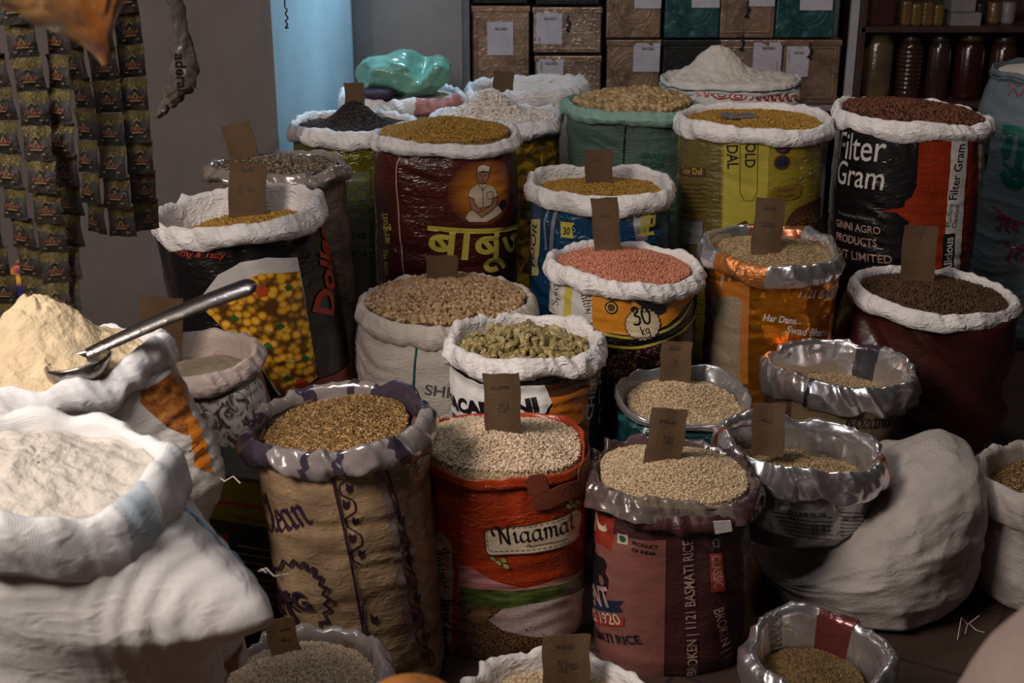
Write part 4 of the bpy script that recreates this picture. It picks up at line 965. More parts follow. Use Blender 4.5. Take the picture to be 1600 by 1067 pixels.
# -- blue sack
s = Sack('lentil_sack', 'blue glossy sack with white stripes and yellow labels, filled with yellow lentils', 'sack', 819, 1057, 254, 334, 4.15, w=.06, n=2.7, cre=.004, ple=.011, rcrs=.9, bul=.006)
s.stroke([[(871, 322), (865, 340), (861, 390)]], .012, iSILV, smooth=False); s.stroke([[(858, 322), (852, 345), (853, 390)]], .008, iSILV, smooth=False)
s.poly([(876, 346), (898, 347), (894, 356), (897, 372), (877, 370)], iYEL); s.text('30', (880, 366), (892, 366), iBLACK, 1.5, .03, .2)
s.poly([(831, 342), (846, 342), (842, 430), (833, 430)], ink('paleyel', (.5, .42, .2))); s.text('TOOR', (836, 424), (840, 350), iBLACK, .9, .02)
s.poly([(988, 328), (1010, 327), (1013, 345), (1009, 375), (992, 375), (988, 350)], iSILV); s.text('COF', (992, 340), (1012, 334), iBLACK, 1, .04); s.text('FEE', (1018, 366), (1020, 326), iYEL, 1.0, .05)
s.build(BLUEP, WHITE)
s.fill('yellow_lentils', 'yellow split lentils in the blue sack with the cardboard tag', 'lentils', B_YEL, G_LENT, G_YEL, .0075, 6500, fd=.042, mound=.03, ms=.9, fn=.005)
price_tag('price tag standing in the yellow lentils of the blue sack', 936, 287, 43, 50, s.zt - .02, roll=-1, writing=[('~ ~', .3, .7, .3, 1)])
# -- clear film sack of mixed dark seeds
s = Sack('seed_sack', 'clear film sack of speckled seeds against the grey wall, tag at its left', 'sack', 318, 548, 238, 296, 4.05, w=.05, k=.8, br=1.04, rcrs=1.5, rough=.007, style='roll')
s.build(SEEDSEE, sheet('clear_film_brown', (.30, .24, .21), .16, 0, 1.0, .6, 14, 0, .2, crinkle=.4, alpha=.85))
s.fill('mixed_seeds', 'dark and pale speckled seeds in the clear film sack by the grey wall', 'seeds', B_CUM, G_SEED, G_CUM, .009, 5000, fd=.012, mound=.035, ms=.8, fn=.006)
price_tag('large folded price tag in the speckled seeds against the grey wall', 386, 254, 46, 60, s.zt - .002, roll=-14, yaw=-8, fold=True)
# -- black sack with chickpea plate
s = Sack('lentil_sack', 'big black glossy sack printed with a plate of yellow chickpeas', 'sack', 235, 499, 281, 390, 3.6, w=.062, sl=.10, lean=(.15, -.03), z0=.16, br=1.06, n=2.4, cre=.003, ple=.012, rough=.007, rcrs=1.2)
s.poly([(316, 462), (340, 430), (375, 411), (416, 403), (466, 402), (494, 590), (440, 625), (400, 560), (340, 500)], iWHITE)
s.poly([(322, 486), (350, 462), (378, 440), (408, 428), (469, 424), (495, 588), (445, 622), (425, 600), (395, 550), (345, 510)], CHICKP)
for c_ in ((452, 450), (438, 510), (418, 540), (476, 560), (366, 498), (448, 590)): s.disc(c_, .011, iGREEN, 9, .3)
s.disc((410, 455), .018, ink('tomato', (.5, .06, .01)), 12, .2); s.disc((470, 600), .02, ink('tomato', (.5, .06, .01)), 12, .2)
s.text('Dollar', (518, 494), (503, 354), iRED, 1.25, .035); s.text('Healthy & Tasty', (266, 393), (353, 404), iRED, 1.1, .01, .4)
s.poly([(395, 638), (440, 614), (497, 592), (543, 562), (546, 640), (540, 700), (395, 700)], iBAND)
s.build(BLACKP, WHITE)
s.fill('yellow_dal', 'yellow split pulses deep inside the black sack with the chickpea plate', 'lentils', B_YEL, G_LENT, G_YEL, .008, 5000, fd=.078, mound=.03, ms=.8, fn=.008)
price_tag('largest price tag, standing in the black sack with the chickpea plate', 384, 336, 58, 78, s.zt - .055, roll=4, writing=[('~v~', .3, .82, .4, 1), ('& ~', .25, .45, .5, 1)])
PL1 = slab('wooden_platform', [(-1.15, 3.25), (-.5, 3.25), (-.5, 3.9), (-1.15, 3.9)], 0, .16, WOODD, 'thing'); del PL1['kind']; tag(PL1, 'low dark wooden platform under the black chickpea sack', 'platform')
# -- soybeans / chickpeas
s = Sack('chickpea_sack', 'wide off-white woven sack with a green stripe, full of dried chickpeas', 'sack', 552, 841, 424, 542, 3.6, w=.06, cre=.004, bul=.008, ple=.008, rough=.006, br=1.06, prof=[(0, .85), (.1, .95), (.5, 1.0), (.85, 1.03), (.95, .99), (1, .94)])
s.stroke([[(653, 535), (648, 580), (645, 660)]], .006, iDGREEN); s.text('SHRI', (663, 616), (718, 622), ink('faded_grey', (.12, .11, .10)), 1.0, .015)
s.build(CREAMC, CREAMC)
s.fill('dried_chickpeas', 'dried pale brown chickpeas heaped in the wide off-white woven sack', 'chickpeas', B_CHK, G_RND, G_CHK, .0115, 3300, fd=.0, mound=.045, ms=.85, fn=.006, mc=(.1, .1))
price_tag('small blank price tag behind the dried chickpeas', 692, 441, 49, 40, s.zt + .02, roll=-2)
# -- pink lentils
s = Sack('lentil_sack', 'orange and white printed sack with a round 30 kg badge, full of pink lentils', 'sack', 849, 1101, 370, 470, 3.65, w=.055, sl=-.05, rough=.006, cre=.003, ple=.008, br=1.0)
s.band(-75, 80, 0, .75, BEANSP)
s.poly([(848, 425), (925, 440), (925, 505), (870, 492), (850, 480)], iWHITE); s.poly([(884, 425), (896, 430), (891, 500), (880, 492)], iYEL)
s.poly([(925, 440), (1000, 452), (1090, 440), (1070, 478), (1040, 506), (1000, 524), (925, 516)], ink('amber', (.62, .23, .015)))
s.stroke([[(925, 517), (985, 528), (1030, 518), (1062, 498), (1082, 470)]], .008, iYEL); s.stroke([[(925, 525), (985, 536), (1032, 526), (1066, 504), (1086, 476)]], .006, iBLACK); s.stroke([[(925, 534), (985, 544), (1034, 532), (1070, 510), (1090, 480)]], .008, iYEL)
s.poly([(985, 450), (1000, 446), (1040, 452), (1042, 478), (1030, 492), (1008, 482), (992, 470)], iBLACK, smooth=True); s.stroke([[(980, 448), (986, 468), (1000, 490)]], .007, iYEL)
s.disc((958, 454), .016, iBLACK); s.disc((958, 454), .012, iYEL); s.disc((958, 454), .009, iBROWN); s.disc((955, 481), .018, iBLACK); s.disc((955, 481), .014, iYEL); s.disc((955, 481), .011, iBROWN)
s.script('Spicy', (873, 478), (872, 438), iBLACK, 1, .07); s.script('Healthy', (905, 447), (917, 490), iBLACK, 1, .07)
s.disc((1004, 506), .051, iBLACK, 44, .08); s.disc((1004, 506), .048, iCREAM, 44, .08); s.disc((1004, 506), .036, ink('badge', (.66, .54, .34)), 30)
s.script('30', (990, 509), (1018, 502), iBLACK, 1.1, .10, 0); s.script('kg', (1003, 523), (1015, 519), iBLACK, 1, .09, 0); s.text('NET WEIGHT', (988, 489), (1020, 486), iBLACK, .9, .02); s.text('WHEN PACKED', (990, 529), (1020, 526), iBLACK, .9, .02)
s.disc((970, 572), .042, LENTP, 24); s.outline([(s.uv(970, 572)[0] + .042 * math.cos(a), s.uv(970, 572)[1] + .042 * math.sin(a)) for a in np.linspace(0, 6.28, 24)], .003, iBLACK)
s.build(BLACKP, WHITE)
s.fill('pink_lentils', 'salmon pink split lentils in the sack with the round badge', 'lentils', B_PNK, G_LENT, G_PNK, .0068, 9000, fd=.020, mound=.045, ms=.85, fn=.005, ft=.9)
price_tag('price tag in the pink lentils, tall and narrow', 950, 382, 42, 70, s.zt + .028, roll=-5, writing=[('~v', .3, .6, .35, 1)])
# -- orange foil sack
s = Sack('rice_sack', 'orange foil sack with silver rim and a clear window, holding fine pale rice', 'sack', 1097, 1318, 345, 445, 3.75, w=.06, n=2.3, sl=-.015, cre=.004, ple=.014, rough=.005, rcrs=1.3, bul=.008)
s.poly([(1100, 420), (1172, 440), (1168, 600), (1110, 600)], ink('flatorange', (.42, .14, .02)))
s.poly([(1116, 460), (1150, 464), (1159, 474), (1155, 600), (1108, 590), (1108, 470)], WINDOWG)
s.text('1121 BASMATI', (1248, 464), (1320, 461), iWHITE, 1.25, .02); s.text('Har Dana...', (1192, 500), (1251, 506), iWHITE, 1.2, .02, .1); s.text('Swad Bharan', (1227, 519), (1292, 523), iWHITE, 1.15, .02, .1)
s.text('SUPERIOR', (1130, 452), (1135, 426), iCREAM, 1); s.text('RICE', (1143, 440), (1146, 424), iCREAM, 1)
s.build(FOILO, FOIL, [(-58, -12, sheet('orange_flat_foil', (.45, .16, .04), .4, .5, 0, .4)), (140, 178, FOILBR), (-180, -165, FOILBR)])
s.fill('fine_rice', 'fine pale rice in the orange foil sack', 'rice', B_CRS, G_RICE, G_RD, .0062, 9000, fd=.032, mound=.05, ms=.8, fn=.004)
price_tag('price tag with faint lettering in the orange foil sack', 1196, 389, 46, 76, s.zt + .008, roll=4, writing=[('~~', .25, .75, .5, 1), ('~~', .25, .45, .5, 1)])
# -- maroon satin sack
s = Sack('gram_sack', 'dark maroon satin-like sack with heavy folds, full of dark gram', 'sack', 1327, 1591, 410, 520, 3.75, w=.055, sl=-.045, br=.97, folds=(.034, 5, 3.2, 6), cre=.001, bul=.02, rough=.004, rcrs=.8)
s.script('co', (1512, 722), (1540, 690), iSILV, 1.3, .1, 0)
s.build(MARFOLD, WHITE)
s.fill('dark_gram', 'dark brown gram in the maroon satin-like sack at the right', 'gram', B_GRM, G_RND, G_GRD, .0085, 4500, fd=.02, mound=.035, ms=.9, fn=.006, ft=.9)
price_tag('wide dark price tag in the dark gram of the maroon sack', 1432, 432, 53, 76, s.zt + .02, roll=2, writing=[('-/', .4, .8, .2, 1)])
# -- brown burlap behind
c_ = at_Y(642, 640, 2.98)
closed_sack('burlap_sack', 'narrow dark burlap sack squeezed behind the vine-patterned sack and the orange-red sack', 'sack', (c_[0], 2.98, 0), .105, .10, .44, BROWNB, .01, 8, n=3)
# -- macaroni
s = Sack('macaroni_sack', 'white, black and orange printed sack with white rim, filled with macaroni', 'sack', 691, 952, 480, 604, 3.2, w=.06, rough=.008, rcrs=1.2, cre=.004, ple=.01, ripple=.012, br=.99, sl=-.02)
s.poly([(690, 560), (758, 600), (850, 600), (862, 625), (850, 645), (830, 660), (690, 640)], WHITEC)
s.poly([(856, 612), (930, 598), (935, 700), (880, 690), (850, 655), (862, 632)], iORANGE); s.poly([(852, 600), (925, 585), (916, 605), (858, 620)], iBROWN)
s.poly([(918, 596), (960, 570), (960, 760), (918, 760)], BLACKP)
s.text('CHEF', (924, 655), (932, 590), iWHITE, 1.2, .03); s.text('PASTA', (937, 655), (943, 580), iWHITE, 1.0, .02); s.text('MACARONI', (704, 630), (842, 640), iBLACK, .8, .06)
s.build(BLACKP, WHITE)
s.fill('macaroni', 'pale yellow elbow macaroni heaped in the white-rimmed sack at the centre', 'macaroni', B_MAC, G_MAC, G_MC, .034, 640, fd=.042, mound=.04, ms=.8, fn=.01, tilt=1.1, sink=.5)
# -- broken rice in dark teal sack
s = Sack('rice_sack', 'small dark teal sack with a thin silver lining, holding pale rice', 'sack', 967, 1173, 561, 676, 3.15, w=.012, style='hem', n=2.6, cre=.005, ple=.01, rough=.004, ripple=.01, fdeep=.1)
s.poly([(965, 625), (1000, 655), (1070, 672), (1140, 660), (1175, 630), (1175, 640), (1140, 672), (1070, 685), (1000, 668), (965, 638)], ink('tealstripe', (.01, .07, .07)))
s.build(TEAL, sheet('silver_lining', (.42, .41, .41), .3, .7, 0, .5, 14, 0, .1, crinkle=.4), rimname='lining')
s.fill('short_rice', 'pale rice heaped in two mounds in the small dark teal sack', 'rice', B_CRS, G_RICE, G_R, .0065, 9000, fd=.035, mound=.05, ms=.7, fn=.012, mc=(-.1, .2))
price_tag('price tag with torn top in the dark teal sack', 1054, 590, 48, 54, s.zt + .005, roll=2, writing=[('~~', .3, .75, .4, 1), ('70', .35, .4, .25, 1)])
# -- burlap-print sack with silver rim
s = Sack('rice_sack', 'burlap-print sack with a thick silver foil rim, nearly empty inside', 'sack', 1189, 1431, 520, 650, 3.38, w=.085, cre=.003, rough=.006, rcrs=1.5, ripple=.012, k=.95, fdeep=.16, sl=-.01)
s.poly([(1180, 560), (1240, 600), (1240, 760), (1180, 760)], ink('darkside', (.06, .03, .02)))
s.script('Rozana', (1317, 668), (1392, 664), iBLACK, 1.2, .14, 40); s.script('Basmati', (1312, 692), (1368, 690), iBLACK, 1.1, .12, 40)
s.build(BURLAP, FOIL, [(-60, -35, sheet('foil_brownish', (.45, .36, .34), .3, .8, 0, .5, 14, crinkle=.6)), (-32, -29, iBLACK), (125, 150, sheet('foil_dark', (.16, .15, .18), .22, .8, 0, .5, 14, crinkle=.6))])
s.fill('fine_rice', 'dim brownish rice low inside the burlap-print sack with the silver rim', 'rice', B_CRS, G_RICE, G_RD, .0062, 7000, fd=.10, mound=.02, ms=.9, fn=.01)
# -- big tied sack on the floor
c_ = at_Y(1365, 850, 2.95); c_ = (c_[0] - .02, 2.95, 0)
closed_sack('bulk_sack', 'huge closed off-white sack lying on the floor, a silver sack pressed into its top', 'sack', c_, .262, .275, .395, GREYW, .015, 5, neck=[(0, .86), (.06, .97), (.2, 1.02), (.45, 1.03), (.65, .98), (.8, .87), (.9, .70), (.96, .5), (.99, .3), (1, 0)], rz=.16, dents=((.66, 2.86, .24, .18), (.80, 3.14, .18, .17)))
# -- low silver sack
s = Sack('rice_sack', 'low crushed silver foil sack with fine print, resting on the huge off-white sack', 'sack', 1113, 1394, 633, 798, 2.86, w=.075, z0=.19, sl=-.13, k=.72, rough=.007, rcrs=1.6, ripple=.012, cre=.006, ple=.014, n=2.3, br=.93, fdeep=.13, prof=[(0, .78), (.2, .93), (.7, 1.0), (1, .95)])
s.stroke([[(1206 + 5 * i, y + i), (1300, y + 9 + i)] for i, y in enumerate(range(798, 834, 6))] + [[(1312, y), (1360, y - 2)] for y in range(800, 840, 6)], .0018, iBLACK, smooth=False)
s.text('Rice India Pvt. Ltd.', (1232, 800), (1290, 806), iBLACK, 1.1, .01); s.text('NET WT', (1315, 812), (1340, 812), iBLACK, 1, .01)
s.stroke([[(x, 818), (x, 832)] for x in (1268, 1271, 1275, 1277, 1281, 1285, 1287, 1291, 1295)], .0022, iBLACK, smooth=False)
s.poly([(1362, 770), (1395, 745), (1395, 850), (1372, 850)], FOILO)
s.build(sheet('foil_body', (.50, .49, .49), .3, .75, 0, .5, 14, crinkle=.5), FOIL, [(-100, -84, FOILBR), (68, 92, FOILBR)])
s.fill('fine_rice', 'tan fine rice inside the low crushed silver foil sack', 'rice', B_CRS, G_RICE, G_RD, .0062, 8000, fd=.07, mound=.035, ms=.8, fn=.008, ft=.8)
price_tag('price tag at the left inside the low crushed silver foil sack', 1199, 700, 51, 68, s.zt + .005, roll=0, writing=[('-~v', .25, .6, .4, 1)])
# -- pale rice under the right edge sack
s = Sack('grain_sack', 'grey woven sack with thick rolled rim at the right edge', 'sack', 1524, 1790, 655, 870, 2.9, w=.10, cre=.004, folds=(.012, 4, 6, 4), rough=.007, k=.95, fdeep=.14, ripple=.015)
s.build(GREYW, GREYW)
s.fill('brown_grain', 'dim brown grain in the grey sack at the right edge', 'grain', B_BRN, G_RICE, G_BRN, .007, 4000, fd=.05, mound=.02)
tube('tie_string', [at_Z(1496, 1000, .004), at_Z(1502, 965, .03), at_Z(1512, 975, .012), at_Z(1508, 990, .006)], .0012, CREAMC, s.root, 5); tube('tie_string', [at_Z(1530, 962, .03), at_Z(1514, 974, .012), at_Z(1526, 985, .006), at_Z(1538, 988, .004)], .0012, CREAMC, s.root, 5)
# -- printed cloth sack at the right edge
s = Sack('cloth_sack', 'tall grey-blue cloth sack with green and magenta lettering at the right edge', 'sack', 1556, 1790, 80, 150, 4.75, w=.03, style='hem', lean=(-.08, 0), cre=.003, k=.9, br=1.12)
s.text('गुरु', (1556, 262), (1640, 268), iDGREEN, 1.5, .04); s.script('S', (1572, 285), (1586, 282), iDGREEN, 1.8, .16, 30)
s.stroke([[(1576, 135), (1584, 122), (1592, 135), (1600, 122), (1606, 135)], [(1576, 150), (1584, 138), (1592, 150), (1602, 138)], [(1550, 322), (1575, 340), (1610, 352)]], .006, iMAG)
s.text('शुद्ध आटा', (1552, 350), (1640, 372), iMAG, 1.3, .02); s.text('श्री', (1560, 396), (1600, 410), iMAG, 1.2, .02)
s.build(BLUEISHCL, BLUEISHCL); s.fill('loose_flour', 'pale flour in the tall grey-blue cloth sack', 'flour', FLOURW, fd=.01)
# -- brown grain sack with vine print
s = Sack('grain_sack', 'leaning see-through sack with purple vine print, full of brown husked grain', 'sack', 379, 668, 588, 752, 2.56, w=.062, sl=.115, lean=(.095, 0), br=1.08, style='roll', rough=.009, rcrs=1.3, ripple=.01, cre=.0035, ple=.012, n=2.2, prof=[(0, .82), (.1, .9), (.5, .97), (.85, 1.0), (1, .96)])
s.script('Clean', (420, 828), (492, 816), iPURPLE, 1.35, .15, 35)
def vine(p0, p1, n_, side, gap):
    lines = []; leaves = []
    for i in range(n_):
        f = i / n_; g = (i + .5) / n_; a = np.array(p0) * (1 - f) + np.array(p1) * f; b = np.array(p0) * (1 - g) + np.array(p1) * g; c = np.array(p0) * (1 - (i + 1) / n_) + np.array(p1) * (i + 1) / n_
        w_ = 9 * (1 if i % 2 else -1); lines.append([tuple(a), tuple((a + b) / 2 + (w_, 0)), tuple((b + c) / 2 + (w_, 0)), tuple(c)])
        leaves.append((b[0] - w_ * .55, b[1] - 3))
    return lines, leaves
for (p0, p1, n_) in (((538, 752), (562, 880), 5), ((618, 800), (668, 1040), 8), ((572, 935), (585, 1000), 1)):
    l, lv = vine(p0, p1, n_, 1, 0); s.stroke(l, .0035, iPURPLE)
    for q in lv: s.poly([(q[0] - 5, q[1] - 8), (q[0] + 1, q[1] - 3), (q[0] + 6, q[1] - 6), (q[0] + 5, q[1] + 5), (q[0] - 1, q[1] + 9), (q[0] - 5, q[1] + 3)], iPURPLE)
s.stroke([[(518, 738), (532, 800), (553, 900), (572, 1010)], [(600, 722), (622, 800), (650, 930), (668, 1040)]], .005, iPURPLE)
s.stroke([[(585, 725), (608, 800), (625, 900), (640, 1000)]], .014, ink('seamfilm', (.2, .15, .14), .25, .8))
zz = []; 
for i in range(46):
    a = 2 * math.pi * i / 46; r = 68 if i % 2 else 57; zz.append((458 + r * .9 * math.cos(a), 940 + r * math.sin(a)))
s.stroke([zz + [zz[0]]], .006, iPURPLE, smooth=False); s.text('50 KG', (428, 938), (494, 950), iPURPLE, 1.2, .04); s.text('NET', (452, 968), (488, 975), iPURPLE, 1.1, .03)
s.stains = [(-75, -36), (-108, -86), (88, 155), (8, 14), (-13, -9), (40, 47), (-160, -148), (170, 178)]; s.build(RICESEE, stained('stained_film', (.27, .23, .22), (.05, .036, .058), rough=.17, coat=1.0, crease=.6, cs=14, crinkle=.4, alpha=.9))
s.fill('husked_grain', 'brown husked grain in the leaning sack with the purple vine print', 'grain', B_BRN, G_RICE, G_BRN, .0085, 13000, fd=.03, mound=.04, ms=.8, fn=.006, mc=(0, .1), ft=.9, tilt=.6)
# -- orange-red sack
s = Sack('rice_sack', 'orange-red bag with a cream name plate and cloth handles, full of long white rice', 'sack', 655, 920, 645, 750, 2.74, w=.022, style='hem', n=2.7, cre=.003, bul=.006, rough=.003, ripple=.008, sl=-.008, k=.9, br=1.04, prof=[(0, .88), (.1, .95), (.5, .99), (.9, 1.0), (1, .99)], fdeep=.06)
s.poly([(716, 882), (740, 890), (770, 908), (820, 920), (870, 905), (915, 868), (919, 900), (870, 935), (800, 940), (717, 925)], SKYP)
s.poly([(718, 917), (760, 922), (800, 924), (860, 916), (918, 882), (919, 945), (860, 955), (780, 975), (720, 965)], GRASSP)
s.poly([(718, 962), (722, 955), (745, 946), (772, 948), (790, 962), (850, 985), (918, 970), (919, 1066), (718, 1066)], BURLP)
s.poly([(762, 970), (785, 952), (830, 944), (880, 932), (918, 910), (919, 985), (870, 996), (820, 994), (785, 986)], RICEP)
s.poly([(728, 966), (742, 954), (765, 955), (760, 970), (745, 975)], ink('sackin', (.25, .12, .05)), smooth=True)
s.poly([(669, 850), (673, 832), (683, 825), (695, 832), (704, 850), (709, 900), (712, 1066), (682, 1066), (676, 930)], ink('palepanel', (.42, .31, .24)))
P = s.poly([(676, 850), (682, 844), (693, 850), (698, 880), (697, 915), (690, 921), (682, 915), (680, 880)], iCREAM, smooth=True); s.outline(P, .003, iORANGE)
s.script('Niaamat', (683, 852), (687, 914), iBLACK, 1.3, .13); s.script('Special Basmati', (688, 926), (692, 1062), iBLACK, 1.9, .13)
PL = [(757, 832), (761, 827), (898, 794), (904, 797), (906, 803), (904, 836), (900, 842), (768, 868), (762, 866), (759, 861)]
P = s.poly(PL, ink('plate', (.70, .55, .40))); s.outline(P, .0035, iBROWN)
c0 = np.mean(PL, 0); Q = [tuple(c0 + (np.array(p) - c0) * (.955, .82)) for p in PL]; U = [s.uv(*p) for p in Q]; U.append(U[0]); dash = []
for a, b_ in zip(U, U[1:]):
    a, b_ = np.array(a), np.array(b_); L_ = np.hypot(*(b_ - a)); n_ = max(1, int(L_ / .011))
    for i in range(n_): dash.append([tuple(a + (b_ - a) * (i + .15) / n_), tuple(a + (b_ - a) * (i + .75) / n_)])
s.stroke(dash, .0018, iBROWN, px=False, smooth=False)
s.script('Niaamat', (770, 851), (897, 822), iBLACK, 1.15, .125); s.stroke([[(826, 853), (850, 849), (884, 840)], [(822, 853), (826, 850), (829, 853)]], .0018, iBLACK)
for c_ in ((770, 873), (779, 879), (787, 875), (791, 884), (888, 782), (893, 788), (899, 783), (885, 789)):
    s.poly([(c_[0] - 5, c_[1] - 3), (c_[0] + 1, c_[1] - 3), (c_[0] + 5, c_[1] + 3), (c_[0] - 2, c_[1] + 2)], iLEAF, smooth=True)
s.build(ORANGER, sheet('orange_hem', (.40, .04, .006), .4, 0, .3, .2), rimname='stitched_hem')
s.fill('long_rice', 'long white rice heaped in the orange-red bag', 'rice', B_RICE, G_RICE, G_R2, .0105, 14000, fd=.004, mound=.06, ms=.8, fn=.006, mc=(-.1, -.1), tilt=.55)
HAND = sheet('handle_webbing', (.16, .034, .012), .65, 0, 0, .15, 14, .4)
def strap(pts, wd, name='carry_handle'):
    """flat webbing along surface pixels (u,v from the photo), 2 mm thick"""
    U = [s.uv(*p) for p in pts]; U = smoothline(U, 8); V = []; n_ = len(U)
    for i in range(n_):
        d = np.array(U[min(i + 1, n_ - 1)]) - np.array(U[max(i - 1, 0)]); d /= np.hypot(*d) + 1e-9; nr = np.array([-d[1], d[0]]) * wd / 2
        for sgn, off in [(x_, .0075) for x_ in (-1, -.6, -.2, .2, .6, 1)] + [(x_, .0105) for x_ in (1, .6, .2, -.2, -.6, -1)]:
            q = np.array(U[i]) + sgn * nr; V.append(s.S(q[0] / s.rx, min(q[1] / s.H, 1.05), off, wr=False) + np.array((0, -.002, 0)))
    mesh(name, V, grid_faces(12, n_), HAND, s.root, smooth=False)
s.tmax = 1.05
strap([(828, 724), (834, 745), (842, 772)], .042); strap([(832, 778), (850, 779), (880, 766), (914, 750)], .04); strap([(902, 705), (906, 730), (910, 750)], .034)
# side ear of the handle at the left corner
ec = at_Y(655, 672, 2.70)
tube('carry_handle', [(ec[0] + .03, 2.72, ec[2] + .005), (ec[0] + .005, 2.66, ec[2] + .008), (ec[0] - .012, 2.64, ec[2] - .012), (ec[0] + .004, 2.66, ec[2] - .04), (ec[0] + .02, 2.68, ec[2] - .05)], .012, HAND, s.root, 8)
price_tag('tall price tag marked 75 in the long white rice of the orange-red bag', 787, 676, 57, 92, s.zt + .045, roll=-2, pitch=6, writing=[('~v~~', .2, .75, .5, 1), ('75/-', .35, .42, .35, 1.1)])
# -- brown sack, liner
s = Sack('rice_sack', 'brown-maroon printed sack with clear liner and pink panel, full of short rice', 'sack', 925, 1181, 684, 812, 2.67, w=.05, style='liner', sl=-.045, n=2.5, rough=.009, rcrs=1.5, ripple=.012, cre=.003, bul=.006, ple=.008, k=.9, br=1.0, prof=[(0, .9), (.1, .96), (.5, 1.0), (.88, 1.0), (1, .97)])
s.poly([(924, 800), (1041, 843), (1037, 1066), (924, 1066)], iPINK); s.poly([(924, 775), (963, 790), (957, 860), (940, 850), (924, 838)], iBAND)
s.text('SSIC', (926, 826), (950, 830), iCREAM, 1.3, .01); s.poly([(964, 833), (981, 836), (981, 851), (964, 848)], iCREAM); s.disc((972, 842), .0085, iDGREEN, 16)
s.text('PRODUCT', (988, 850), (1028, 857), iBLACK, 1.15, .02); s.text('OF INDIA', (988, 860), (1025, 867), iBLACK, 1.15, .02)
s.poly([(924, 862), (940, 868), (950, 880), (948, 892), (954, 905), (950, 925), (940, 938), (924, 940)], iBLACK, smooth=True); s.disc((942, 905), .012, iPINK, 16)
s.poly([(924, 926), (978, 936), (970, 944), (976, 954), (924, 944)], iDKBL); s.text('MENT', (926, 940), (962, 946), iMARTXT, 1, .03)
s.poly([(924, 952), (978, 962), (977, 976), (924, 966)], iBAND); s.text('SINCE 1920', (926, 964), (974, 973), iCREAM, .95, .01)
s.text('BASMATI RICE', (928, 990), (1004, 1003), iBLACK, 1.1, .02)
s.text('BROKEN | 1121 BASMATI RICE', (1086, 1052), (1082, 842), iMARTXT, 1.15, .01)
s.poly([(1108, 838), (1126, 838), (1128, 858), (1109, 858)], iBLACK); s.text('C7', (1112, 842), (1113, 856), iMARTXT, 1); s.poly([(1108, 864), (1127, 863), (1131, 922), (1110, 924)], iBAND); s.text('CLASSIC', (1111, 868), (1115, 918), iMARTXT, 1.15, .01)
s.text('BROKEN | 1121', (1113, 952), (1126, 1062), iMARTXT, 1.1, .01)
s.stroke([[(1172, 830), (1160, 870), (1155, 1060)]], .003, iMARTXT, smooth=False)
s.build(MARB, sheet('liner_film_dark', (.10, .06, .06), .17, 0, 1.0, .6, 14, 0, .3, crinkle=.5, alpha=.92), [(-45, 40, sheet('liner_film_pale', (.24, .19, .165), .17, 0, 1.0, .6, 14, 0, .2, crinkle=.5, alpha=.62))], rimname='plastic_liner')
# turned-down cuff outside the liner
th = np.linspace(-np.pi, np.pi, 160, endpoint=False); V = []
for (dt, off) in ((0, .012), (.004, .016), (.014, .020), (.026, .020), (.036, .018), (.039, .012), (.033, .008)):
    wv = 1 + .35 * vn(np.sin(th) * 4, np.cos(th) * 4, 5); p = s.S(th, 1 - (dt * wv + .012) / s.H, off + .004 * rdg(np.sin(th) * 9, np.cos(th) * 9, dt * 20)); V.append(p)
mesh('turned_cuff', np.concatenate(V), grid_faces(160, 7), MARB, s.root)
pc = s.uv(1119, 806); V = [s.S((pc[0] + a) / s.rx, 1 - (.028 + b_) / s.H, .027) for a, b_ in ((-.018, -.012), (.018, -.008), (.02, .016), (-.014, .018))]
pl_ = mesh('sewn_tab', V + [np.array(v_) + (0, .003, 0) for v_ in V], [(0, 1, 2, 3), (4, 7, 6, 5), (0, 4, 5, 1), (1, 5, 6, 2), (2, 6, 7, 3), (3, 7, 4, 0)], iWHITE, s.root, smooth=False)
s.fill('short_rice', 'short-grained pale rice in the brown-maroon sack with the clear liner', 'rice', B_RICE, G_RICE, G_R, .0072, 15000, fd=.012, mound=.045, ms=.85, fn=.005, ft=1)
price_tag('price tag marked 38 in the brown-maroon sack with the clear liner', 1034, 714, 57, 76, s.zt + .03, roll=7, pitch=6, writing=[('~~v~', .25, .72, .5, 1), ('38/', .4, .38, .3, 1.1)])
# -- pinkish sack with flower print
s = Sack('semolina_sack', 'pinkish rolled-rim sack with a white flower print, behind the scoop', 'sack', 205, 414, 496, 648, 2.98, w=.055, sl=.06, lean=(.12, 0), rough=.006, rcrs=1.2, ripple=.012, br=1.08, k=1.0, z0=.0, bul=.01, fdeep=.1)
s.poly([(285, 630), (330, 625), (400, 590), (415, 600), (425, 680), (420, 800), (290, 800)], FLOWERP); s.poly([(408, 582), (428, 600), (440, 660), (436, 800), (424, 800), (422, 660)], ink('maroonedge', (.16, .03, .03))); s.poly([(424, 585), (436, 600), (450, 680), (450, 800), (436, 800), (438, 660)], ink('greenedge', (.09, .15, .08)))
s.build(sheet('flower_sack_body', (.10, .07, .05), .4, 0, .4, .3), PINKC)
s.fill('semolina', 'fine sandy semolina in the pinkish sack behind the scoop', 'semolina', SAND, fd=.045, mound=.03, ms=.8, fn=.008, detail=.001)
price_tag('price tag half hidden behind the steel scoop handle', 248, 552, 66, 86, s.zt - .02, roll=6)
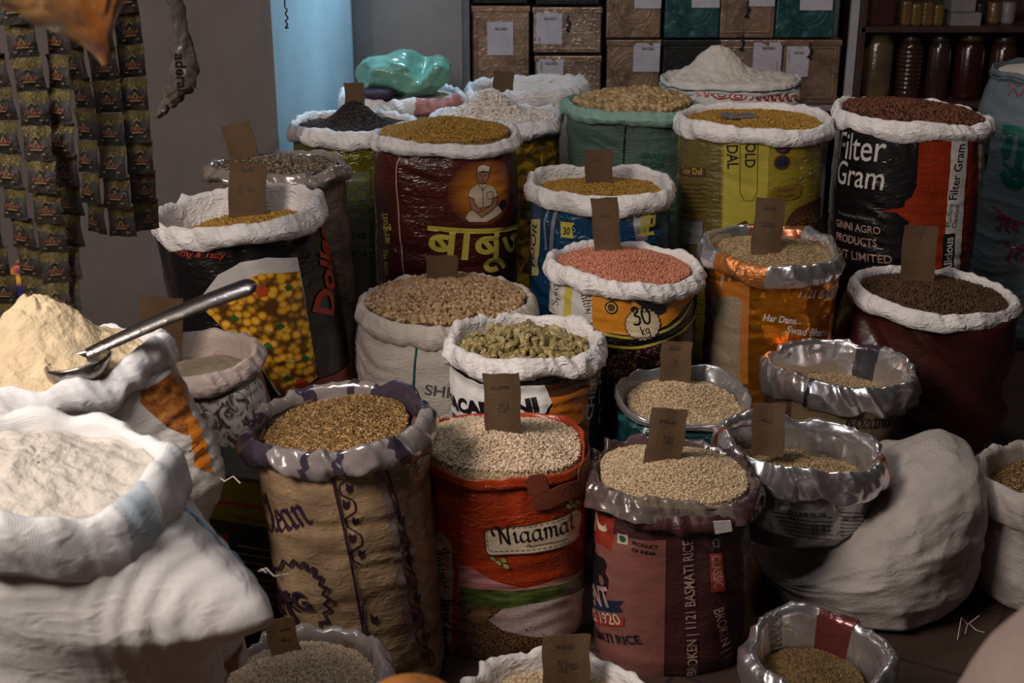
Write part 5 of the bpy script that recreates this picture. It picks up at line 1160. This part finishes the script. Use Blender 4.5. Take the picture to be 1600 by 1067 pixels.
# -- cream flour, left
s = Sack('flour_sack', 'white cloth sack with orange-brown spice print at its corner, heaped with cream flour', 'sack', -100, 262, 486, 672, 2.42, w=.07, rough=.007, rcrs=1.2, ripple=.02, sl=.01, lean=(.10, 0), z0=0, br=1.0, k=.85, fdeep=.08, ears=((78, 30, .70, .10, .22, .16),), bumps=((85, 25, .03, .01),), cre=.004)
s.loff = .0011; s.band(25, 130, .30, .97, iWHITE)
s.poly([(216, 610), (262, 576), (282, 600), (296, 655), (290, 680), (262, 668), (216, 628)], SPICEP); s.poly([(285, 655), (300, 650), (318, 700), (326, 738), (300, 728)], iORANGE)
s.stroke([[(292, 705), (306, 690)], [(296, 712), (310, 698)], [(300, 718), (312, 706)]], .0015, iBROWN, smooth=False)
s.build(WHITEC, sheet('white_cloth_soft', (.80, .80, .82), .6, 0, 0, .25, 9, .15, .05))
s.fill('loose_flour', 'tall heap of cream coloured flour at the left with the steel scoop stuck in it', 'flour', FLOURC, fd=.005, mound=.135, ms=.62, mc=(-.05, -.05), fn=.014, detail=.014)
fs = s
e_ = at_Y(338, 742, 2.36); tube('tie_string', [e_, (e_[0] + .02, 2.34, e_[2] - .004), (e_[0] + .035, 2.35, e_[2] + .002), (e_[0] + .05, 2.34, e_[2] - .008)], .0016, CREAMC, s.root, 5)
# -- steel scoop
A_ = np.array(at_Y(136, 553, 2.30)); B_ = np.array(at_Y(402, 448, 2.42))
t = empty('flour_scoop', tuple(A_)); tag(t, 'steel scoop with a long handle stuck in the cream flour', 'scoop')
ax = (B_ - A_); L_ = np.linalg.norm(ax); ax /= L_; up = np.array([0, -.45, .9]); up -= ax * up.dot(ax); up /= np.linalg.norm(up); sd = np.cross(ax, up)
V = []; NU, NA = 40, 12
for i in range(NU):
    f = i / (NU - 1); f = 1 - (1 - f) ** 1.8; wd = .0145 + .0085 * min(1, f * 1.1); q = min(1, (1 - f) * L_ / .021); wd *= math.sqrt(max(.003, 1 - (1 - q) ** 2))
    cpt = A_ + ax * L_ * f + up * (.012 * math.sin(f * 2.4))
    for k_ in range(NA):
        a = 2 * math.pi * k_ / NA; rr = np.array([math.cos(a) * wd, math.sin(a) * .0035])
        V.append(cpt + sd * rr[0] + up * (rr[1] + .28 * wd * (1 - (rr[0] / max(wd, 1e-4)) ** 2)))
mesh('handle', V, grid_faces(NA, NU), STEEL, t)
hc = A_ + ax * (L_ - .022) + up * .0115; tube('hanging_hole', [tuple(hc + ax * .004 * math.cos(a) + sd * .004 * math.sin(a)) for a in np.linspace(0, 6.28, 12)], .0015, CARD2, t, 5)
C_ = np.array(at_Y(122, 566, 2.30)); V = []
for j in range(14):
    for i in range(24):
        a = 2 * math.pi * i / 24; b_ = -math.pi / 2 * (1 - j / 13)
        V.append(C_ + np.array([.062 * math.cos(b_) * math.cos(a), .05 * math.cos(b_) * math.sin(a), .004 + .055 * math.sin(b_) + .012 * math.cos(a)]))
for j in range(13, -1, -1):
    for i in range(24):
        a = 2 * math.pi * i / 24; b_ = -math.pi / 2 * (1 - j / 13)
        V.append(C_ + np.array([.058 * math.cos(b_) * math.cos(a), .046 * math.cos(b_) * math.sin(a), .005 + .051 * math.sin(b_) + .012 * math.cos(a)]))
mesh('bowl', V, grid_faces(24, 28), STEEL, t)
# -- front left white flour sack
s = Sack('flour_sack', 'big white cloth sack with a blue hem at the front left, full of white flour', 'sack', -170, 284, 612, 900, 1.80, w=.10, rough=.004, rcrs=1.1, ripple=.02, sl=-.10, sly=.0, lean=(.10, 0), k=.9, fdeep=.09, cre=.0015, bul=.01, ple=.004, ears=((70, 27, .80, .155, .11, .085),), folds=(.007, 1.8, 7, 6), br=1.0, prof=[(0, .82), (.15, .95), (.5, 1.03), (.85, 1.05), (1, .97)])
s.loff = .001; s.stroke([[(274, 776), (318, 818), (360, 860), (388, 890)]], .010, ink('hemblue', (.22, .45, .68), .7, 0)); s.build(WHITEC, sheet('white_cloth_front', (.82, .82, .82), .62, 0, 0, .22, 8, .2, .04), [(52, 68, ink('hemblue2', (.46, .54, .60), .7, 0))])
s.fill('loose_flour', 'white lumpy flour in the big white cloth sack at the front left', 'flour', FLOURW, fd=.035, mound=.03, ms=.8, fn=.012, detail=.006, mc=(-.2, .1))
e_ = at_Y(404, 893, 1.79); tube('tie_string', [e_, (e_[0] + .012, 1.79, e_[2] + .006), (e_[0] + .025, 1.78, e_[2] - .002), (e_[0] + .045, 1.79, e_[2] - .004)], .0011, CREAMC, s.root, 5); tube('tie_string', [e_, (e_[0] + .008, 1.78, e_[2] + .01), (e_[0] + .014, 1.78, e_[2] + .004)], .0011, CREAMC, s.root, 5)
# -- bottom row
s = Sack('rice_sack', 'clear-rimmed sack of pale rice at the bottom left with a small tan tag', 'sack', 318, 622, 968, 1175, 2.08, w=.055, style='roll', rough=.008, rcrs=1.3, k=1.0, fdeep=.08)
s.build(RICESEE, sheet('clear_film_grey', (.38, .33, .31), .15, 0, 1.0, .6, 14, 0, .15, crinkle=.4, alpha=.85))
s.fill('short_rice', 'pale rice in the clear-rimmed sack at the bottom left', 'rice', B_RICE, G_RICE, G_R2, .0075, 15000, fd=.025, mound=.055, ms=.8, fn=.006)
price_tag('small tan price tag in the rice at the bottom left', 452, 1029, 46, 62, s.zt - .01, roll=-10, yaw=6, mat=CARD2, fold=True, writing=[('~~~', .45, .72, .4, 1), ('~v-', .45, .5, .35, 1)])
s = Sack('rice_sack', 'sack of rice with a white crumpled rim at the bottom centre', 'sack', 696, 1042, 1000, 1235, 2.06, w=.07, rough=.009, rcrs=1.3, k=1.0, fdeep=.10)
s.build(WHITE, WHITE)
s.fill('short_rice', 'pale rice in the white-rimmed sack at the bottom centre', 'rice', B_RICE, G_RICE, G_R, .0075, 13000, fd=.045, mound=.04, ms=.8, fn=.005)
price_tag('price tag marked 32 at the bottom centre of the picture', 884, 1072, 74, 84, s.zt - .03, roll=0, pitch=4, writing=[('~~~', .3, .75, .4, 1), ('32~', .3, .4, .45, 1.2)])
s = Sack('grain_sack', 'silver foil rimmed sack with a red-brown patch at the bottom right', 'sack', 1152, 1392, 946, 1135, 2.30, w=.075, rough=.006, rcrs=1.5, k=1.05, fdeep=.12, ripple=.012)
s.build(TEAL, FOIL, [(130, 165, sheet('redbrown_film', (.14, .03, .025), .25, .3, .6, .5, 14, crinkle=.6)), (-160, -140, sheet('foil_grey', (.35, .34, .34), .3, .8, 0, .5))])
s.fill('brown_grain', 'brownish green grain in the foil-rimmed sack at the bottom right', 'grain', B_BRN, G_SEED, grainmat('seeds_olive', hx(70, 52, 24), hx(128, 100, 55)), .006, 9000, fd=.07, mound=.03, fn=.006)

# ================================================================= tin box and pouch between the left sacks
BOXG = sheet('box_darkgreen', (.03, .035, .018), .35, .2, .3, .1); BOXY = sheet('box_yellow', (.26, .22, .015), .35, .2, .3, .1)
bc = at_Y(388, 880, 2.66); bt = empty('oil_tin', (bc[0], 2.72, 0)); tag(bt, 'dark green printed tin with yellow bands, standing between the white sack and the vine-patterned sack', 'tin')
ang = -.30; BW, BD, BH = .25, .14, .43
def bx_(u, v, off=0):  # front face point
    x = (u - .5) * BW; y = -BD / 2 - off; return (bc[0] + x * math.cos(ang) - y * math.sin(ang), 2.72 + x * math.sin(ang) + y * math.cos(ang), v * BH)
bm = bmesh.new(); bm_box(bm, (bc[0], 2.72, BH / 2), (BW, BD, BH), rz=ang, bevel=.006); bm_obj('tin_body', bm, BOXG, bt)
def face(name, r, mat, off): 
    P = [bx_(r[0], r[1], off), bx_(r[2], r[1], off), bx_(r[2], r[3], off), bx_(r[0], r[3], off)]; mesh(name, P, [(0, 1, 2, 3)], mat, bt, smooth=False)
face('yellow_band', (.01, .86, .99, .985), BOXY, .001); face('red_line', (.01, .835, .99, .86), iRED, .001); face('yellow_band', (.01, .74, .99, .835), BOXY, .001); face('yellow_band', (.16, .02, .36, .66), BOXY, .001); face('red_line', (.36, .02, .42, .66), iRED, .001)
V, Fc = text2d('Refined Palmolein', 0, 0); A = np.array(V); sc = .34 / np.ptp(A[:, 0]); mesh('lettering', [bx_(.5 + a[0] * sc, .765 + a[1] * sc * .58, .002) for a in A], Fc, iBROWN, bt, smooth=False)
V = []; Fc = []
for i in range(9):
    v0 = .60 - i * .045; u1 = .93 - .08 * (i % 3); b0 = len(V); V += [bx_(.5, v0, .002), bx_(u1, v0, .002), bx_(u1, v0 + .012, .002), bx_(.5, v0 + .012, .002)]; Fc.append((b0, b0 + 1, b0 + 2, b0 + 3))
mesh('fine_print', V, Fc, iGREY, bt, smooth=False)
pc = at_Y(318, 960, 2.16)
o = closed_sack('printed_pouch', 'narrow brown and white printed pouch beside the front left sack', 'pouch', (pc[0] + .0, 2.14, 0), .075, .035, .44, printmat('print_pouch', [(.42, (.14, .05, .02)), (.48, (.5, .45, .42)), (.7, (.55, .5, .48))], 9, 'noise', dist=1), .006, 2, n=4)

# ================================================================= hanging things on the left
RAIL = sheet('rail_metal', (.12, .11, .1), .5, .7)
rl = tube('hanging_rail', [(-2.4, 2.78, 2.25), (-1.55, 2.86, 2.25), (-.55, 2.9, 2.25)], .012, RAIL, None, 8, origin=(-1.5, 2.84, 2.25)); tag(rl, 'thin metal rail carrying the hanging sachet strips', 'rail')
for x in (-2.3, -.6): tube('rail_hanger', [(x, 2.84, 2.25), (x, 2.84, 3.0)], .004, RAIL, rl, 5)
slab('trim_2', [(-2.5, 2.7), (0, 2.7), (0, 3.0), (-2.5, 3.0)], 2.98, 3.05, CEIL)
SACHG = [sheet('sachet_gold', (.10, .075, .016), .22, .6, .4, .5, 30, 0, .3, crinkle=.5), sheet('sachet_dark', (.018, .014, .012), .22, .3, .6, .5, 30, 0, .2, crinkle=.4)]
def sachet_mesh(W, H, var):
    nu, nv = 9, 11; V = []
    for sgn in (-1, 1):
        for j in range(nv):
            for i in range(nu):
                u, v = i / (nu - 1), j / (nv - 1); b_ = (math.sin(math.pi * u) * math.sin(math.pi * min(1, max(0, (v - .08) / .84)))) ** .6
                V.append(((u - .5) * W * (1 - .05 * math.sin(math.pi * v)), sgn * (.0005 + .0075 * b_) + .0018 * math.sin(u * 9 + var * 2 + v * 5), -v * H))
    g = grid_faces(nu, nv, False); F = g.tolist() + (g[:, ::-1] + nu * nv).tolist(); mi = []
    for f in F:
        v = (min(f) % (nu * nv)) // nu / (nv - 1); mi.append(0 if (v < .28 or v > .9) else 1)
    me = bpy.data.meshes.new('sachet'); me.from_pydata(V, [], F)
    for m_ in SACHG: me.materials.append(m_)
    me.polygons.foreach_set('material_index', mi); me.polygons.foreach_set('use_smooth', [True] * len(F)); me.update(); return me
SM = [sachet_mesh(1, 1, k_) for k_ in range(1)]
V, Fc = text2d('Rajni', .03, .2); A = np.array(V); sc = .6 / np.ptp(A[:, 0])
lm = bpy.data.meshes.new('lettering'); lv = [((a[0] * sc - .30), 0, a[1] * sc * .7) for a in A]
lm.from_pydata(lv, [], Fc); lm.materials.append(ink('sachet_pink', (.13, .035, .03)))
V, Fc = pen([[(-.12, .2), (0, .28), (.12, .2)], [(0, .28), (0, .36)], [(-.2, -.2), (.2, -.2)], [(-.1, -.1), (0, .1), (.1, -.1)], [(-.3, -.34), (-.2, -.34)], [(.2, -.34), (.3, -.34)]], .05, 0, False); em = bpy.data.meshes.new('emblem'); em.from_pydata([(a[0], 0, a[1]) for a in V], [], Fc); em.materials.append(ink('sachet_tan', (.16, .11, .04)))
def strip(label, px, w_px, ybot, Y, rot=0, wav=.006, ph=0, pitch=.064):
    x, _, zb_ = at_Y(px, ybot, Y); D = depth(Y, 1.3); W = w_px * D / FPX; n_ = int((2.25 - zb_) / pitch) + 1
    t = empty('sachet_strip', (x, Y, 2.25)); tag(t, label, 'sachet strip', 'strips of sachets hanging at the left')
    tube('hanging_string', [(x, Y, 2.25), (x, 2.84, 2.25)], .002, RAIL, t, 4)
    for i in range(n_):
        o = bpy.data.objects.new('sachet', None); me = SM[0].copy() if False else SM[0]; o = link('sachet', me, t)
        z = -(i) * pitch; o.scale = (W, 1 + .3 * random.random(), pitch * 1.03)
        if z + 2.25 - pitch < .55: pass
        o.location = (wav * math.sin(i * .33 + ph) * 2, .010 * math.sin(i * .9 + ph), z); o.rotation_euler = (R(7 * math.sin(i * 1.3 + ph)), R(3 * math.sin(i * .7 + ph)), R(rot + 7 * math.sin(i * .8 + ph * 2)))
        if z + 2.25 < 1.72:
            for mm, dz in ((lm, -.62), (em, -.5)):
                c = link(mm.name.split('.')[0], mm, o); c.location = (0, -.0098, dz); c.scale = (1, 1, .85)
for a in [('leftmost dark sachet strip at the edge of the picture', 6, 40, 500, 2.62, 10, .01, 0), ('gold-edged sachet strip second from the left edge', 42, 44, 480, 2.60, -12, .008, 1.2), ('long sachet strip third from the left edge, hanging lowest over the flour', 82, 46, 488, 2.56, 8, .010, 2.1),
          ('sachet strip fourth from the left edge, ending above the white cloth', 124, 44, 492, 2.60, -16, .009, 3.3), ('left strip of the shorter trio, darkest of the three', 150, 40, 332, 2.72, -28, .004, .5), ('middle strip of the shorter trio with pink lettering', 184, 44, 336, 2.68, 4, .004, 1.5), ('right strip of the shorter trio, nearest the bare grey wall', 222, 42, 326, 2.72, 26, .005, 2.4)]: strip(*a)
# small colourful packet on the left edge
pc = at_Y(-6, 480, 2.62)
o = closed_sack('snack_packet', 'orange and blue shiny packet at the left edge beneath the sachet strips', 'packet', (pc[0], 2.88, 0), .08, .05, pc[2] + .03, printmat('print_snack', [(.4, (.02, .02, .12)), (.5, (.5, .12, .01)), (.62, (.5, .38, .05))], 9, 'noise'), .006, 2, n=4)
# twisted wrapper strip
Y0 = 3.1; ctr = [(272, -230, 9), (268, -120, 12), (268, -20, 13), (277, 12, 12), (282, 45, 11), (286, 80, 17), (287, 110, 22), (280, 135, 24), (268, 155, 17), (256, 172, 9), (246, 184, 3)]
V = []; C = smoothline([np.array(c_, float) for c_ in ctr], 5); nk = 18
for i, (px_, py_, hw) in enumerate(C):
    p = np.array(at_Y(px_, py_, Y0)); hw = hw * depth(Y0, p[2]) / FPX; rot = .5 + .9 * math.sin(i * .13)
    for k_ in range(nk):
        a = 2 * math.pi * k_ / nk; r1 = hw * (1 + .18 * math.sin(i * .9 + k_ * 1.3)); r2 = hw * .4 * (1 + .3 * math.sin(i * .7 + k_ * 2.1)); x, y = r1 * math.cos(a), r2 * math.sin(a)
        V.append(p + np.array([x * math.cos(rot * .5) - y * math.sin(rot * .5), y * math.cos(rot * .5) + x * math.sin(rot * .5), .004 * math.sin(k_ * 2 + i)]))
tw = mesh('twisted_wrapper', V, grid_faces(nk, len(C)), sheet('wrapper_grey', (.16, .135, .115), .3, 0, .6, .6, 20, 0, .25, crinkle=.5), origin=at_Y(272, -230, Y0)); tag(tw, 'twisted grey plastic wrapper with black letters hanging in front of the grey wall', 'wrapper')
tube('hanging_string', [at_Y(272, -228, Y0), (at_Y(272, -228, Y0)[0], 3.1, 3.0)], .002, RAIL, tw, 4)
V, Fc = text2d('aderal', .03, 0); A = np.array(V); A -= A.mean(0); sc = .085 / np.ptp(A[:, 0]); pm = np.array(at_Y(281, 112, Y0 - .035))
mesh('lettering', [pm + np.array([a[1] * sc * 1.0, -.004 + .0 * a[0], -a[0] * sc]) for a in A], Fc, iBLACK, tw, smooth=False)
# dark wire at the wall corner
cw = [at_Y(x, y, 4.82) for x, y in ((446, -30), (445, 10), (449, 14), (446, 22), (450, 28), (446, 33), (449, 38), (446, 44), (451, 43))]
o = tube('loose_wire', smoothline(cw, 3), .003, iBLACK, None, 5, origin=cw[0]); tag(o, 'thin dark crinkled wire hanging at the corner of the grey and blue walls', 'wire')
# orange-brown bag hanging close to the camera, top left
V = []; nk = 30; P0 = np.array(at_Y(120, -60, 1.5)); tip = np.array(at_Y(166, 100, 1.5)); rr_ = [.13, .11, .09, .062, .034, .018, .006]
for i, f in enumerate(np.linspace(0, 1, 7)):
    c_ = P0 * (1 - f) + tip * f
    for k_ in range(nk):
        a = 2 * math.pi * k_ / nk; q = rr_[i] * .62 * (1 + .13 * math.sin(k_ * 2.2 + i)); V.append(c_ + np.array([q * math.cos(a), .6 * q * math.sin(a), .5 * q * math.cos(a)]))
m, nt, b = nodes('amber_film'); ob = coords(nt); nt.links.new(ramp(nt, noise(nt, ob, 22, 3), [(.35, (.40, .24, .20)), (.5, (.75, .40, .16)), (.65, (.95, .50, .08))]), b.inputs['Base Color']); b.inputs['Roughness'].default_value = .25; b.inputs['Transmission Weight'].default_value = .25; bump(nt, b, [(noise(nt, ob, 30, 3, .5, 'RIDGED_MULTIFRACTAL'), .5)], .01)
o = mesh('hanging_bag', V, grid_faces(nk, 7), m, origin=tuple(P0)); tag(o, 'out-of-focus amber plastic bag hanging close at the top left', 'bag')
tube('hanging_string', [tuple(P0), (P0[0], P0[1] , 2.6)], .002, RAIL, o, 4)
# out-of-focus things close to the camera
c_ = at_Y(1712, 985, 1.0)
closed_sack('pale_sack', 'out-of-focus pale pinkish sack at the bottom right corner, closest to the viewer', 'sack', (c_[0], 1.0, 0), .1, .12, c_[2] + .035, sheet('pale_pink_cloth', (.42, .31, .27), .7), .004, 2, n=2.6, neck=[(0, .8), (.1, 1.3), (.6, 1.35), (.8, 1.25), (.87, 1.05), (.93, .82), (.97, .55), (.99, .3), (1, 0)])
c_ = at_Y(640, 1070, 1.25)
closed_sack('orange_pouch', 'out-of-focus top of an orange cloth pouch at the bottom edge', 'pouch', (c_[0], 1.25, 0), .12, .1, c_[2], sheet('orange_cloth', (.45, .16, .03), .7), .004, 2, neck=[(0, .9), (.1, 1.1), (.5, 1.1), (.75, .8), (.92, .62), (.975, .48), (.992, .3), (1, 0)])
